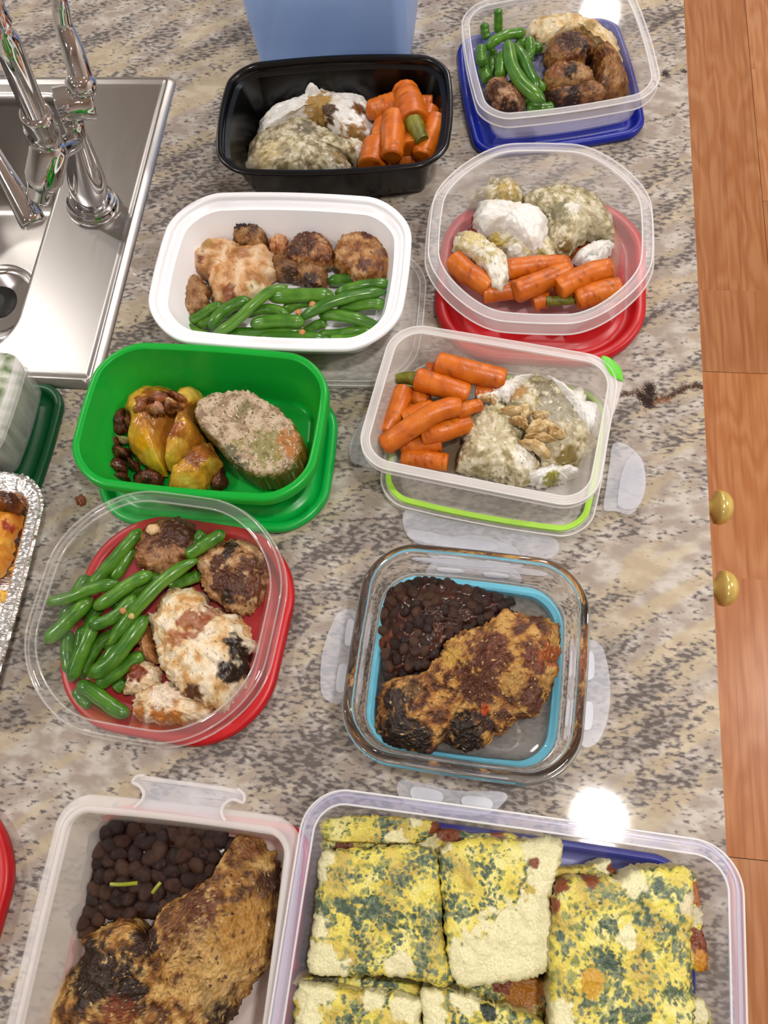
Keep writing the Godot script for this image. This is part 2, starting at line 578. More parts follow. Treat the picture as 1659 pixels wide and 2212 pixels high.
func make_granite() -> void:
	var size := 2048
	var patch := Image.create(384, 384, false, Image.FORMAT_L8)     # grey drifts running up to the right
	var streak := Image.create(384, 384, false, Image.FORMAT_L8)    # creamy streaks
	var nb := FastNoiseLite.new()
	nb.seed = 21
	nb.frequency = 1.0
	nb.fractal_octaves = 3
	for y in 384:
		for x in 384:
			var px := x / 384.0
			var py := y / 384.0
			var a := px * 0.82 - py * 0.57
			var b := px * 0.57 + py * 0.82
			var q := nb.get_noise_2d(a * 12.0 + 3.0, b * 32.0) * 0.75 + 0.5 * nb.get_noise_2d(a * 2.2, b * 6.5 + 9.0)
			patch.set_pixel(x, y, Color(clampf(q * 0.72 + 0.5, 0, 1), 0, 0))
			var s := nb.get_noise_2d(a * 6.0 + 50.0, b * 34.0 + 20.0) + 0.5 * nb.get_noise_2d(a * 2.0, b * 7.0 + 70.0)
			streak.set_pixel(x, y, Color(clampf(s * 0.8 + 0.5, 0, 1), 0, 0))
	patch.resize(size, size, Image.INTERPOLATE_CUBIC)
	streak.resize(size, size, Image.INTERPOLATE_CUBIC)
	var mk := func(seed_: int, freq: float, oct: int, w: int, h: int) -> PackedByteArray:
		var n := FastNoiseLite.new()
		n.seed = seed_
		n.frequency = freq
		n.fractal_octaves = oct
		n.fractal_gain = 0.55
		var im := n.get_image(w, h)
		im.resize(size, size, Image.INTERPOLATE_CUBIC)
		return im.get_data()
	var fleck: PackedByteArray = mk.call(7, 0.125, 3, 900, 2048)
	var soft: PackedByteArray = mk.call(9, 0.030, 3, 1200, 2048)
	var pd := patch.get_data()
	var sd := streak.get_data()
	var out := PackedByteArray()
	out.resize(size * size * 3)
	var base := [Color("c0b1a0"), Color("ab9b8b"), Color("cdc1b2")]
	var cream := Color("c8b28b")
	var grey := Color("8a817a")
	var ink := Color("524a46")
	var j := 0
	for i in size * size:
		var p := pd[i] / 255.0
		var s := soft[i] / 255.0
		var f := fleck[i] / 255.0
		var t := clampf((s - 0.3) * 2.5, 0.0, 1.0)
		var c: Color = base[1].lerp(base[2], t)
		c = c.lerp(cream, smoothstep(0.50, 0.80, sd[i] / 255.0) * 0.55)
		var g := f * 0.62 + p * 0.62 + (s - 0.5) * 0.25
		c = c.lerp(grey, smoothstep(0.54, 0.76, g) * 0.70)
		c = c.lerp(ink, smoothstep(0.72, 0.92, g + (f - 0.5) * 0.5) * 0.64)
		out[j] = int(c.r * 255)
		out[j + 1] = int(c.g * 255)
		out[j + 2] = int(c.b * 255)
		j += 3
	var slab := Image.create_from_data(size, size, false, Image.FORMAT_RGB8, out)
	for q in [[[Vector3(0.1148, 0, -0.3551), Vector3(0.1303, 0, -0.3585), Vector3(0.1398, 0, -0.35), Vector3(0.1551, 0, -0.3543), Vector3(0.1668, 0, -0.362), Vector3(0.1784, 0, -0.3666), Vector3(0.1867, 0, -0.3648)], "3f2a22", 0.0042], [[Vector3(0.1341, 0, -0.3533), Vector3(0.1405, 0, -0.3474), Vector3(0.1418, 0, -0.3573), Vector3(0.1393, 0, -0.3639)], "2f2420", 0.0075], [[Vector3(0.1436, 0, -0.3493), Vector3(0.1551, 0, -0.3525)], "9a5a3c", 0.0028], [[Vector3(0.1895, 0, -0.3596), Vector3(0.1923, 0, -0.3376), Vector3(0.194, 0, -0.3128)], "4a3428", 0.0040], [[Vector3(0.1506, 0, -0.7871), Vector3(0.1674, 0, -0.8044), Vector3(0.1867, 0, -0.8191)], "4f4a48", 0.0040], [[Vector3(0.1436, 0, -0.6629), Vector3(0.1637, 0, -0.669), Vector3(0.1885, 0, -0.6812)], "544e4a", 0.0026], [[Vector3(0.1132, 0, -0.4092), Vector3(0.1272, 0, -0.4207), Vector3(0.1413, 0, -0.4319), Vector3(0.1617, 0, -0.4497)], "57504c", 0.0050], [[Vector3(0.1626, 0, -0.7277), Vector3(0.1644, 0, -0.7258)], "3c3634", 0.0050], [[Vector3(0.1822, 0, -0.7315), Vector3(0.184, 0, -0.7296)], "3c3634", 0.0038]]:
		var path: Array = q[0]
		for s in path.size() - 1:
			for k in 60:
				var p: Vector3 = path[s].lerp(path[s + 1], k / 60.0)
				var r: float = q[2] * (0.5 + 0.5 * absf(fn.get_noise_2d(p.x * 300.0, p.z * 300.0)) * 2.0) * size / 1.08
				var cx := (p.x / 1.08 + 0.574) * size + fn.get_noise_2d(p.x * 200.0, p.z * 200.0 + 9.0) * 6.0
				var cy := (p.z / 1.08 + 0.815) * size + fn.get_noise_2d(p.x * 200.0 + 50.0, p.z * 200.0) * 6.0
				for y in range(int(cy - r), int(cy + r) + 1):
					for x in range(int(cx - r), int(cx + r) + 1):
						if x < 0 or y < 0 or x >= size or y >= size: continue
						var d := Vector2(x - cx, y - cy).length() / r + fn.get_noise_2d(x * 0.25, y * 0.4) * 0.9
						if d < 0.75: slab.set_pixel(x, y, slab.get_pixel(x, y).lerp(Color(q[1]), 0.07))
	var tex := ImageTexture.create_from_image(slab)
	var m := mat("granite", Color.WHITE, 0.05, 0.5)
	m.albedo_texture = tex
	m.albedo_color = Color(0.93, 0.95, 0.98)
	m.uv1_triplanar = true
	m.uv1_world_triplanar = true
	m.uv1_scale = Vector3.ONE / 1.08
	m.uv1_offset = Vector3(0.574, 0.0, 0.815)

func make_wood() -> void:
	var w := 256
	var h := 512
	var im := Image.create(w, h, false, Image.FORMAT_RGB8)
	var c0 := Color("c4814e")
	var c1 := Color("dda677")
	var c2 := Color("a86a40")
	for y in h:
		for x in w:
			var u := float(x) / w
			var v := float(y) / h
			var bend := fn.get_noise_2d(u * 2.5, v * 1.6) * 1.6
			var ring := sin((u * 9.0 + bend * 3.0) * TAU * 0.5)
			var fib := fn.get_noise_2d(u * 60.0, v * 5.0 + 40.0)
			var c := c0.lerp(c1, clampf(0.5 + ring * 0.28 + fib * 0.22, 0, 1)).lerp(c2, clampf(fn.get_noise_2d(u * 22.0 + 7.0, v * 2.0) * 0.8, 0, 0.5))
			im.set_pixel(x, y, c)
	var tex := ImageTexture.create_from_image(im)
	for k in 3:
		var m := mat("wood_%d" % k, [Color(0.95, 0.94, 0.95), Color(0.88, 0.85, 0.82), Color(0.96, 0.91, 0.86)][k], 0.3)
		m.albedo_texture = tex
		m.uv1_triplanar = true
		m.uv1_scale = Vector3(3.2, 3.2, 1.1)
		m.uv1_offset = Vector3(0.31 * k, 0.0, 0.27 * k)

# ---------------------------------------------------------------- room
func lamp(x: float, z: float, e: float, label: String) -> void:
	var o := thing("recessed_light", label, "ceiling light", Vector3(x, 1.5, z), 0, "recessed ceiling lights")
	put("trim_ring", sweep([0.19, 0.19, 0.095, 0.0], [Vector2(0, 0), Vector2(0.002, -0.006), Vector2(0.028, -0.006), Vector2(0.029, 0)], 1), M.trim, o)
	put("diffuser", sweep([0.13, 0.13, 0.065, 0.0], [Vector2(0, -0.001), Vector2(0, -0.004), Vector2(0.003, -0.006)], 0), M.lamp_glow, o)
	var l := SpotLight3D.new()
	l.name = "lamp"
	l.light_color = Color(1.0, 0.985, 0.97)
	l.light_energy = e
	l.light_size = 0.055
	l.spot_angle = 80.0
	l.spot_angle_attenuation = 0.6
	l.spot_range = 9.0
	l.spot_attenuation = 2.0
	l.shadow_enabled = true
	l.position = Vector3(0, -0.012, 0)
	l.rotation.x = -PI / 2
	o.add_child(l)

func room() -> void:
	var x0 := -3.4
	var x1 := 2.6
	var z0 := -3.4
	var z1 := 2.8
	structure("wall_left", box(Vector3(x0 - 0.1, -0.92, z0), Vector3(x0, 1.5, z1)), M.wall)
	structure("wall_right", box(Vector3(x1, -0.92, z0), Vector3(x1 + 0.1, 1.5, z1)), M.wall)
	structure("wall_back", box(Vector3(x0, -0.92, z0 - 0.1), Vector3(x1, 1.5, z0)), M.wall)
	structure("wall_front", box(Vector3(x0, -0.92, z1), Vector3(x1, 1.5, z1 + 0.1)), M.wall)
	structure("ceiling", box(Vector3(x0 - 0.1, 1.5, z0 - 0.1), Vector3(x1 + 0.1, 1.6, z1 + 0.1)), M.ceiling)
	var floor_ := structure("floor", box(Vector3(x0 - 0.1, -1.0, z0 - 0.1), Vector3(x1 + 0.1, -0.932, z1 + 0.1)), M.dark)
	# boards run with the worktop; joints where the photograph shows them
	var xs := [-0.2, 0.05, 0.235, 0.425, 0.6145, 0.803, 0.99, 1.18, 2.6]
	for i in xs.size() - 1:
		var cuts := [z0, -2.55, -1.58, -0.6, 0.55, z1] if i % 2 == 0 else [z0, -2.1, -0.946, 0.0092, 1.0, z1]
		if i == 4: cuts = [z0, -2.75, -1.405, -0.25, 0.9, z1]
		for k in cuts.size() - 1:
			var a := Vector3(xs[i] + 0.0006, -0.932, cuts[k] + 0.0006)
			var b := Vector3(xs[i + 1] - 0.0006, -0.92, cuts[k + 1] - 0.0006)
			put("plank", box(a, b), M["wood_%d" % ((i * 2 + k) % 3)], floor_)
	lamp(0.335, -0.041, 1.2, "recessed ceiling light mirrored as a white disc in the granite beside the frittata box")
	lamp(0.335, -1.45, 1.15, "recessed ceiling light above the far end of the worktop edge")
	lamp(-1.55, -1.22, 0.95, "recessed ceiling light beyond the sink at the far left")
	lamp(-1.42, -0.04, 1.35, "recessed ceiling light to the left of the foil tray")
	lamp(1.70, -0.70, 2.2, "recessed ceiling light over the wooden floor at the right")
	lamp(-2.55, -2.55, 1.8, "recessed ceiling light in the far left corner of the kitchen")
	lamp(0.335, -2.75, 1.5, "recessed ceiling light by the back wall beyond the worktop")
	lamp(0.335, 1.35, 0.35, "recessed ceiling light behind the viewer above the floor edge")
	lamp(-1.42, 1.35, 0.5, "recessed ceiling light behind the viewer at the left")

func worktop() -> void:
	var st := SurfaceTool.new()
	st.begin(Mesh.PRIMITIVE_TRIANGLES)
	var z0 := -1.9
	var z1 := 0.75
	for r in [[-0.371, 0.1855, z0, z1], [-1.7, -0.371, z0, -0.703], [-1.7, -0.371, -0.357, z1], [-1.7, -0.715, -0.703, -0.357]]:
		box_into(st, Vector3(r[0], -0.035, r[2]), Vector3(r[1], 0.0, r[3]))
	# stepped and rounded front edge
	var pr := [Vector2(0.1855, 0.0), Vector2(0.1866, -0.0008), Vector2(0.1888, -0.0050), Vector2(0.1902, -0.0060), Vector2(0.1920, -0.0058), Vector2(0.1975, -0.0058), Vector2(0.2030, -0.0074), Vector2(0.2075, -0.0112), Vector2(0.2105, -0.016), Vector2(0.2115, -0.023), Vector2(0.2105, -0.031), Vector2(0.207, -0.035), Vector2(0.1855, -0.035)]
	for i in pr.size() - 1:
		var p: Vector2 = pr[i]
		var q: Vector2 = pr[i + 1]
		var a := Vector3(p.x, p.y, z0)
		var b := Vector3(q.x, q.y, z0)
		var c := Vector3(q.x, q.y, z1)
		var d := Vector3(p.x, p.y, z1)
		var nrm := Vector3(-(q.y - p.y), q.x - p.x, 0).normalized()
		for t in [a, b, c, a, c, d]:
			st.set_normal(nrm)
			st.add_vertex(t)
	var o := put("countertop", st.commit(), M.granite)
	tag(o, "speckled beige and grey granite worktop with stepped rounded edge", "countertop")
	var cab := thing("base_cabinet", "brown wooden base cabinet under the granite worktop edge", "cabinet", Vector3(0, -0.92, 0))
	var cb := SurfaceTool.new()
	cb.begin(Mesh.PRIMITIVE_TRIANGLES)
	for b in [[0.158, 0.178, -1.8, 0.7], [-1.6, -1.58, -1.8, 0.7], [-1.58, 0.158, -1.8, -1.78], [-1.58, 0.158, 0.68, 0.7]]:
		box_into(cb, Vector3(b[0], 0.0, b[2]), Vector3(b[1], 0.885, b[3]))
	put("body", cb.commit(), M.cabinet, cab)
	for k in 2:
		var z: float = [-0.297, -0.219][k]
		var dr := put("door", box(Vector3(0.1785, 0.09, [-0.72, -0.254][k]), Vector3(0.198, 0.87, [-0.262, 0.2][k])), M.cabinet, cab)
		var kn := sweep([0.033, 0.033, 0.0165, 0.0], [Vector2(0.0115, 0.0), Vector2(0.0115, 0.014), Vector2(0.009, 0.019), Vector2(0.001, 0.0225), Vector2(0.0, 0.027), Vector2(0.0015, 0.032), Vector2(0.006, 0.0365), Vector2(0.012, 0.0385)], 0)
		var ko := put("knob", kn, M.brass, dr, Vector3(0.198, 0.82, z))
		ko.rotation.z = -PI / 2

func tube(path: Array, r0: float, r1: float, ns := 20, nr := 28) -> Array:
	var s := stalk(path, func(u): return lerpf(r0, r1, u), func(_p, _u, _a): return Color.WHITE, nr, ns)
	return s

func turned(from: Vector3, to: Vector3, prof: Array) -> Array:   # a lathed piece along a slanted axis; prof = (radius, share of the length)
	var ax := (to - from)
	var y := ax.normalized()
	var x := y.cross(Vector3.BACK).normalized()
	var z := x.cross(y)
	var v := PackedVector3Array()
	var idx := PackedInt32Array()
	var ns := 32
	for p in prof:
		for k in ns:
			var an := TAU * k / ns
			v.append(ax * p.y + (x * cos(an) + z * sin(an)) * p.x)
	for i in prof.size() - 1:
		for k in ns:
			var k2 := (k + 1) % ns
			idx.append_array([i * ns + k, (i + 1) * ns + k2, (i + 1) * ns + k, i * ns + k, i * ns + k2, (i + 1) * ns + k2])
	for e in 2:
		var i := 0 if e == 0 else prof.size() - 1
		v.append(ax * prof[i].y)
		for k in ns:
			var k2 := (k + 1) % ns
			idx.append_array([v.size() - 1, i * ns + k2, i * ns + k] if e == 0 else [v.size() - 1, i * ns + k, i * ns + k2])
	return [arrays_mesh(v, idx), from]

func sink_and_faucet() -> void:
	var c := Vector3(-0.543, 0, -0.530)
	var s := thing("sink", "square brushed stainless steel prep sink set into the worktop", "sink", c)
	var d := [0.39, 0.386, 0.012, 0.0]
	var bw := [0.265, 0.330, 0.05, 0.0]
	# deck between the outer rim and the bowl
	var v := PackedVector3Array()
	var idx := PackedInt32Array()
	var shift := Vector2(-0.0345, 0.0)
	var rings := []
	for e in [[0.0, 0.0004], [0.0006, 0.0012], [0.0030, 0.0030], [0.0066, 0.0050], [0.0080, 0.0053], [0.0100, 0.0050], [0.0125, 0.0036], [0.0150, 0.0034]]:
		var ring := rr(d, e[0])
		var r3 := PackedVector3Array()
		for p in ring: r3.append(Vector3(p.x, e[1], p.y))
		rings.append(r3)
	for e in [[-0.004, 0.003], [0.0, 0.0022], [0.003, -0.002], [0.005, -0.01], [0.012, -0.13], [0.018, -0.148], [0.03, -0.157], [0.06, -0.160]]:
		var ring := rr(bw, e[0])
		var r3 := PackedVector3Array()
		for p in ring: r3.append(Vector3(p.x + shift.x, e[1], p.y + shift.y))
		rings.append(r3)
	var n: int = rings[0].size()
	for r in rings: v.append_array(r)
	v.append(Vector3(shift.x, -0.162, 0))
	for i in rings.size() - 1:
		for k in n:
			var k2 := (k + 1) % n
			idx.append_array([i * n + k, i * n + k2, (i + 1) * n + k2, i * n + k, (i + 1) * n + k2, (i + 1) * n + k])
	for k in n:
		idx.append_array([(rings.size() - 1) * n + k, (rings.size() - 1) * n + (k + 1) % n, v.size() - 1])
	put("basin", arrays_mesh(v, idx), M.steel, s)
	var dr := put("drain", sweep([0.112, 0.112, 0.056, 0.0], [Vector2(0, 0), Vector2(0.001, 0.003), Vector2(0.008, 0.0035), Vector2(0.013, 0.001), Vector2(0.016, -0.003)], 0), M.chrome, s, Vector3(-0.051, -0.160, -0.008))
	put("strainer", sweep([0.05, 0.05, 0.025, 0.0], [Vector2(0, 0.0), Vector2(0.002, 0.004), Vector2(0.015, 0.006)], 0), M.dark, dr, Vector3(0, -0.002, 0))

	var f := thing("faucet", "chrome faucet with a tall curved spout and lever on the sink deck", "faucet", Vector3(-0.4002, 0.005, -0.5427))
	var add := func(called: String, a: Array): put(called, a[0], M.chrome, f, a[1] - f.position)
	add.call("base", turned(Vector3(-0.3997, 0.004, -0.543), Vector3(-0.3963, 0.022, -0.5419), [Vector2(0.0255, 0), Vector2(0.0255, 0.25), Vector2(0.0245, 0.4), Vector2(0.0215, 0.48), Vector2(0.0215, 0.72), Vector2(0.020, 0.85), Vector2(0.0175, 1.0)]))
	add.call("body", turned(Vector3(-0.3962, 0.016, -0.5404), Vector3(-0.3607, 0.125, -0.5268), [Vector2(0.0178, 0), Vector2(0.0176, 0.3), Vector2(0.013, 0.62), Vector2(0.0092, 0.85), Vector2(0.0088, 1.0)]))
	add.call("hub", turned(Vector3(-0.3695, 0.14, -0.5281), Vector3(-0.3409, 0.135, -0.5409), [Vector2(0.010, 0), Vector2(0.0145, 0.05), Vector2(0.0145, 0.62), Vector2(0.0155, 0.66), Vector2(0.0155, 0.92), Vector2(0.012, 1.0)]))
	add.call("lever", turned(Vector3(-0.3434, 0.145, -0.5344), Vector3(-0.3438, 0.16, -0.5413), [Vector2(0.010, 0), Vector2(0.0125, 0.3), Vector2(0.0125, 0.7), Vector2(0.009, 1.0)]))
	add.call("handle", tube([Vector3(-0.343, 0.152, -0.5393), Vector3(-0.3424, 0.175, -0.5478), Vector3(-0.3453, 0.19, -0.557), Vector3(-0.3398, 0.21, -0.5585), Vector3(-0.3395, 0.225, -0.5628)], 0.0105, 0.0052))
	add.call("collar", turned(Vector3(-0.3612, 0.15, -0.4805), Vector3(-0.3498, 0.185, -0.4729), [Vector2(0.009, 0), Vector2(0.0135, 0.08), Vector2(0.0135, 0.42), Vector2(0.0115, 0.5), Vector2(0.0125, 0.9), Vector2(0.010, 1.0)]))
	add.call("spout", tube([Vector3(-0.3545, 0.172, -0.4766), Vector3(-0.3356, 0.23, -0.4604), Vector3(-0.3247, 0.27, -0.4527), Vector3(-0.3285, 0.3, -0.4613), Vector3(-0.3519, 0.31, -0.4682), Vector3(-0.4002, 0.29, -0.4773)], 0.0092, 0.0092))
	add.call("valve", turned(Vector3(-0.3844, 0.105, -0.4599), Vector3(-0.356, 0.15, -0.4815), [Vector2(0.008, 0), Vector2(0.0105, 0.06), Vector2(0.0105, 0.2), Vector2(0.0125, 0.26), Vector2(0.0155, 0.42), Vector2(0.0150, 0.85), Vector2(0.011, 0.95), Vector2(0.009, 1.0)]))
	add.call("bridge", turned(Vector3(-0.3688, 0.128, -0.489), Vector3(-0.3679, 0.098, -0.535), [Vector2(0.0085, 0), Vector2(0.0085, 1.0)]))
	add.call("spray_wand", turned(Vector3(-0.4343, 0.125, -0.5066), Vector3(-0.3954, 0.085, -0.4494), [Vector2(0.006, 0), Vector2(0.0075, 0.3), Vector2(0.0115, 0.9), Vector2(0.0115, 0.97), Vector2(0.008, 1.0)]))

# ---------------------------------------------------------------- containers
# walls of a tub: d = outline of the rim, eb = how far the base is drawn in, e0 = width of the rim, t = wall
func tub_profile(h: float, eb: float, e0: float, t: float, rb := 0.006) -> Array:
	var o := []
	var inner := []
	for i in 7:
		var an := PI / 2 * i / 6
		o.append(Vector2(eb + rb * (1 - sin(an)), rb * (1 - cos(an))))
		inner.append(Vector2(eb + t + rb * (1 - sin(an)), t + rb * (1 - cos(an))))
	inner.reverse()
	return [Vector2(eb + rb + 0.004, 0.0008)] + o + [Vector2(lerpf(eb, e0, 0.5), h * 0.5), Vector2(e0, h - 0.0012), Vector2(e0 + t, h - 0.0012), Vector2(lerpf(eb, e0, 0.5) + t, h * 0.5)] + inner + [Vector2(eb + t + rb + 0.003, t)]

func ring_bead(e: float, y: float, r: float) -> Array:      # a thin raised line round a rim
	var o := []
	for i in 8: o.append(Vector2(e - r * cos(TAU * i / 8), y + r * sin(TAU * i / 8)))
	return o

func rim_profile(h: float, e0: float, t: float, band: float, flare := 0.0) -> Array:
	return [Vector2(-flare, h - band), Vector2(0.0004 - flare * 0.4, h - band * 0.5), Vector2(0.0004, h - 0.0012), Vector2(0.0014, h), Vector2(e0 + t - 0.001, h), Vector2(e0 + t, h - 0.001), Vector2(e0 + t, h - 0.0024), Vector2(0.0022, h - 0.0026), Vector2(0.0014 - flare, h - band)]

func tub(called: String, label: String, category: String, c: Vector2, y0: float, turn: float, d: Array, h: float, eb: float, e0: float, band: float, body_mat: Material, rim_mat: Material, flare := 0.0, t := 0.0012, rb := 0.006, bead: Material = null) -> Node3D:
	var o := thing(called, label, category, Vector3(c.x, y0, c.y), turn)
	put("body", sweep(d, tub_profile(h, eb, e0, t, rb)), body_mat, o)
	put("rim", sweep(d, rim_profile(h, e0, t, band, flare), 1), rim_mat, o)
	if bead != null:
		for q in [[0.0008, h - 0.0002], [e0 + t - 0.0006, h - 0.0002], [0.0006 - flare, h - band]]:
			put("rim_bead", sweep(d, ring_bead(q[0], q[1], 0.0007), 1), bead, o)
	return o

# a snap lid lying on the worktop, its hollow side up: raised outer lip, groove, sunk middle
func lid(label: String, c: Vector2, turn: float, d: Array, h: float, lip: float, m: Material, called := "lid", sunk := 0.002) -> Node3D:
	var o := thing(called, label, "lid", Vector3(c.x, 0.0002, c.y), turn)
	var pr := [Vector2(0.012, 0.0), Vector2(0.004, 0.0), Vector2(0.001, 0.001), Vector2(0.0, h * 0.5), Vector2(0.001, h - 0.001), Vector2(0.003, h), Vector2(lip - 0.002, h), Vector2(lip, h - 0.0012), Vector2(lip + 0.002, sunk + 0.0012), Vector2(lip + 0.005, sunk), Vector2(lip + 0.010, sunk), Vector2(lip + 0.012, sunk + 0.0022), Vector2(lip + 0.016, sunk + 0.0026), Vector2(lip + 0.02, sunk + 0.0026)]
	put("panel", sweep(d, pr), m, o)
	if m == M.lid_clear:
		put("lip_edge", sweep(d, ring_bead(0.0012, h - 0.0004, 0.0007), 1), M.bead, o)
		put("lip_edge", sweep(d, ring_bead(lip, h - 0.0008, 0.0006), 1), M.bead, o)
	return o

func latch(o: Node3D, outline: Array, y: float, th: float, m: Material, called := "latch") -> MeshInstance3D:
	var c := centre(pts(outline))
	var me := plate(outline, th, c, 0.0008, 64)
	var l := put(called, me, m, o, o.transform.affine_inverse() * Vector3(c.x, y, c.y))
	l.basis = o.basis.inverse()
	return l

func sub_plate(l: MeshInstance3D, root: Node3D, called: String, outline: Array, y: float, th: float, m: Material) -> void:
	var c := centre(pts(outline))
	var at: Vector3 = (root.transform * l.transform).affine_inverse() * Vector3(c.x, y, c.y)
	put(called, plate(outline, th, c, 0.0006, 40), m, l, at)

func containers() -> void:
	# glass box on its upturned clear lid with a turquoise seal and four open latches
	var gl := lid("clear snap lid with turquoise seal and four spread latches under the glass box", Vector2(-0.0009, -0.1085), 2.2, [0.152, 0.148, 0.034, 0.0022], 0.010, 0.006, M.lid_clear)
	put("seal", sweep([0.1435, 0.1397, 0.0313, 0.0022], [Vector2(0.0, 0.0100), Vector2(0.0005, 0.0115), Vector2(0.004, 0.0120), Vector2(0.0085, 0.0115), Vector2(0.009, 0.0095), Vector2(0.008, 0.0035), Vector2(0.001, 0.0035)], 1), M.teal_seal, gl)
	for q in [[[-177, -294, -202, -296, -215, -268, -223, -229, -222, -192, -214, -160, -186, -152, -183, -195, -180, -250], [-189, -278, -179, -278, -177, -245, -189, -242], [-194, -207, -181, -208, -181, -172, -194, -171]],
			[[176, -272, 199, -272, 210, -239, 213, -199, 208, -159, 193, -127, 171, -125, 173, -196], [178, -256, 188, -255, 188, -222, 175, -219], [174, -181, 187, -182, 185, -148, 171, -147]],
			[[-67, -369, -70, -395, -54, -423, -1, -435, 58, -422, 74, -405, 74, -368, 2, -369], [-52, -393, -18, -392, -15, -381, -51, -380], [21, -390, 55, -389, 55, -378, 23, -376]],
			[[-84, -51, -82, -24, -39, -12, 33, -14, 63, -32, 63, -48, -10, -44], [-66, -43, -27, -40, -26, -26, -65, -27], [7, -37, 44, -37, 45, -23, 8, -24]]]:
		var la := latch(gl, q[0], 0.0045, 0.0022, M.latch)
		sub_plate(la, gl, "latch_lug", q[1], 0.0068, 0.0022, M.latch_block)
		sub_plate(la, gl, "latch_lug", q[2], 0.0068, 0.0022, M.latch_block)
	var gd := [0.1618, 0.1551, 0.0371, 0.0022]
	var gb := thing("glass_container", "square thick clear glass box holding black beans and a breaded cutlet", "food container", Vector3(0, 0.0102, -0.1081), 2.84)
	put("body", sweep(gd, [Vector2(0.022, 0.001), Vector2(0.017, 0.0), Vector2(0.013, 0.0015), Vector2(0.011, 0.006), Vector2(0.0055, 0.040), Vector2(0.0012, 0.0435), Vector2(0.0, 0.046), Vector2(0.0005, 0.0488), Vector2(0.0028, 0.0502), Vector2(0.006, 0.0500), Vector2(0.0085, 0.048), Vector2(0.0095, 0.044), Vector2(0.0145, 0.010), Vector2(0.0165, 0.0062), Vector2(0.021, 0.0046), Vector2(0.026, 0.0044)], 0, 14, 10), M.glass, gb)
	put("base_ring", sweep([0.030, 0.026, 0.013, 0.0], [Vector2(0, 0.0044), Vector2(0.0008, 0.0056), Vector2(0.0026, 0.0056), Vector2(0.0034, 0.0044)], 1, 10, 4), M.crystal_rim, gb, Vector3(0.030, 0, 0.043))

	# rectangular frosted box on its upturned lid with lime seal
	var ll := lid("clear snap lid with lime green seal under the frosted fish and carrot box", Vector2(0.0128, -0.2962), 7.6, [0.173, 0.136, 0.024, 0.004], 0.010, 0.005, M.lid_clear)
	put("seal", sweep([0.164, 0.127, 0.021, 0.004], [Vector2(0.0, 0.0095), Vector2(0.0005, 0.0112), Vector2(0.003, 0.0116), Vector2(0.0046, 0.0112), Vector2(0.005, 0.0095), Vector2(0.004, 0.004), Vector2(0.001, 0.004)], 1), M.lime_seal, ll)
	var l1 := latch(ll, [219, -610, 238, -611, 255, -599, 266, -580, 271, -548, 267, -521, 259, -502, 244, -486, 222, -491, 204, -493, 208, -535, 213, -572], 0.0045, 0.0016, M.latch)
	sub_plate(l1, ll, "finger_grip", [245, -587, 264, -585, 269, -546, 261, -509, 247, -494, 228, -496, 225, -510, 232, -556], 0.0062, 0.0018, M.latch)
	var l2 := latch(ll, [-115, -471, -61, -461, 19, -451, 125, -439, 124, -405, 63, -400, -27, -404, -89, -415, -112, -434], 0.0045, 0.0016, M.latch)
	sub_plate(l2, ll, "finger_grip", [-101, -437, -28, -427, 32, -422, 31, -410, -39, -410, -102, -422], 0.0062, 0.0018, M.latch)
	latch(ll, [-196, -644, -210, -621, -220, -588, -219, -566, -209, -551, -167, -546, -168, -594], 0.0045, 0.0016, M.latch)
	var lb := tub("frosted_container", "rectangular frosted plastic box with one lime green corner holding fish and carrots", "food container", Vector2(0.0052, -0.3014), 0.0105, 8.93, [0.1854, 0.1318, 0.028, 0.0005], 0.050, 0.017, 0.0065, 0.007, M.milky, M.milky_rim, 0.0, 0.0012, 0.008, M.bead)
	latch(lb, [158, -713, 182, -707, 194, -691, 202, -675, 215, -666, 213, -652, 206, -624, 200, -606, 195, -623, 197, -652, 191, -672, 178, -690], 0.0578, 0.0013, M.milky_rim, "corner_web")
	var lc := latch(lb, [182, -707, 192, -708, 204, -698, 213, -685, 215, -666, 210, -667, 198, -673, 190, -687], 0.0592, 0.0016, M.lime, "corner_tab")
	lc.name = "corner_tab"

	# round-cornered square tubs on red lids
	lid("red plastic lid under the frosted square tub of fish and carrots at the right", Vector2(0.0455, -0.4680), 1.0, [0.1830, 0.1760, 0.0595, 0.002], 0.011, 0.010, M.red_lid)
	tub("frosted_tub", "round-cornered frosted square tub of white fish and carrots standing on a red lid", "food container", Vector2(0.0394, -0.4742), 0.0062, 0.3, [0.1708, 0.1728, 0.0614, 0.0083], 0.058, 0.022, 0.0085, 0.011, M.frosted, M.frosted_rim, 0.0028, 0.0012, 0.014, M.bead)
	lid("red plastic lid under the crystal clear tub of beans and chicken at the left", Vector2(-0.2300, -0.1255), 5.0, [0.1760, 0.1760, 0.0612, 0.001], 0.010, 0.010, M.red_lid)
	tub("clear_tub", "round-cornered crystal clear tub of green beans, patties and chicken on a red lid", "food container", Vector2(-0.2300, -0.1243), 0.0062, 4.26, [0.1777, 0.1776, 0.0666, 0.0034], 0.056, 0.020, 0.008, 0.010, M.crystal, M.crystal_rim, 0.002, 0.0012, 0.016, M.bead_clear)

	# square frosted box on a blue lid
	lid("blue plastic lid under the frosted square box at the far right corner", Vector2(0.0468, -0.7044), -10.6, [0.1660, 0.1600, 0.020, 0.004], 0.009, 0.007, M.blue_lid)
	tub("frosted_box", "square frosted plastic box of green beans, chicken and sausages on a blue lid", "food container", Vector2(0.0517, -0.7011), 0.0068, -11.31, [0.1668, 0.1550, 0.0274, 0.0046], 0.043, 0.0145, 0.0065, 0.010, M.frosted, M.frosted_rim, 0.0, 0.0012, 0.008, M.bead)

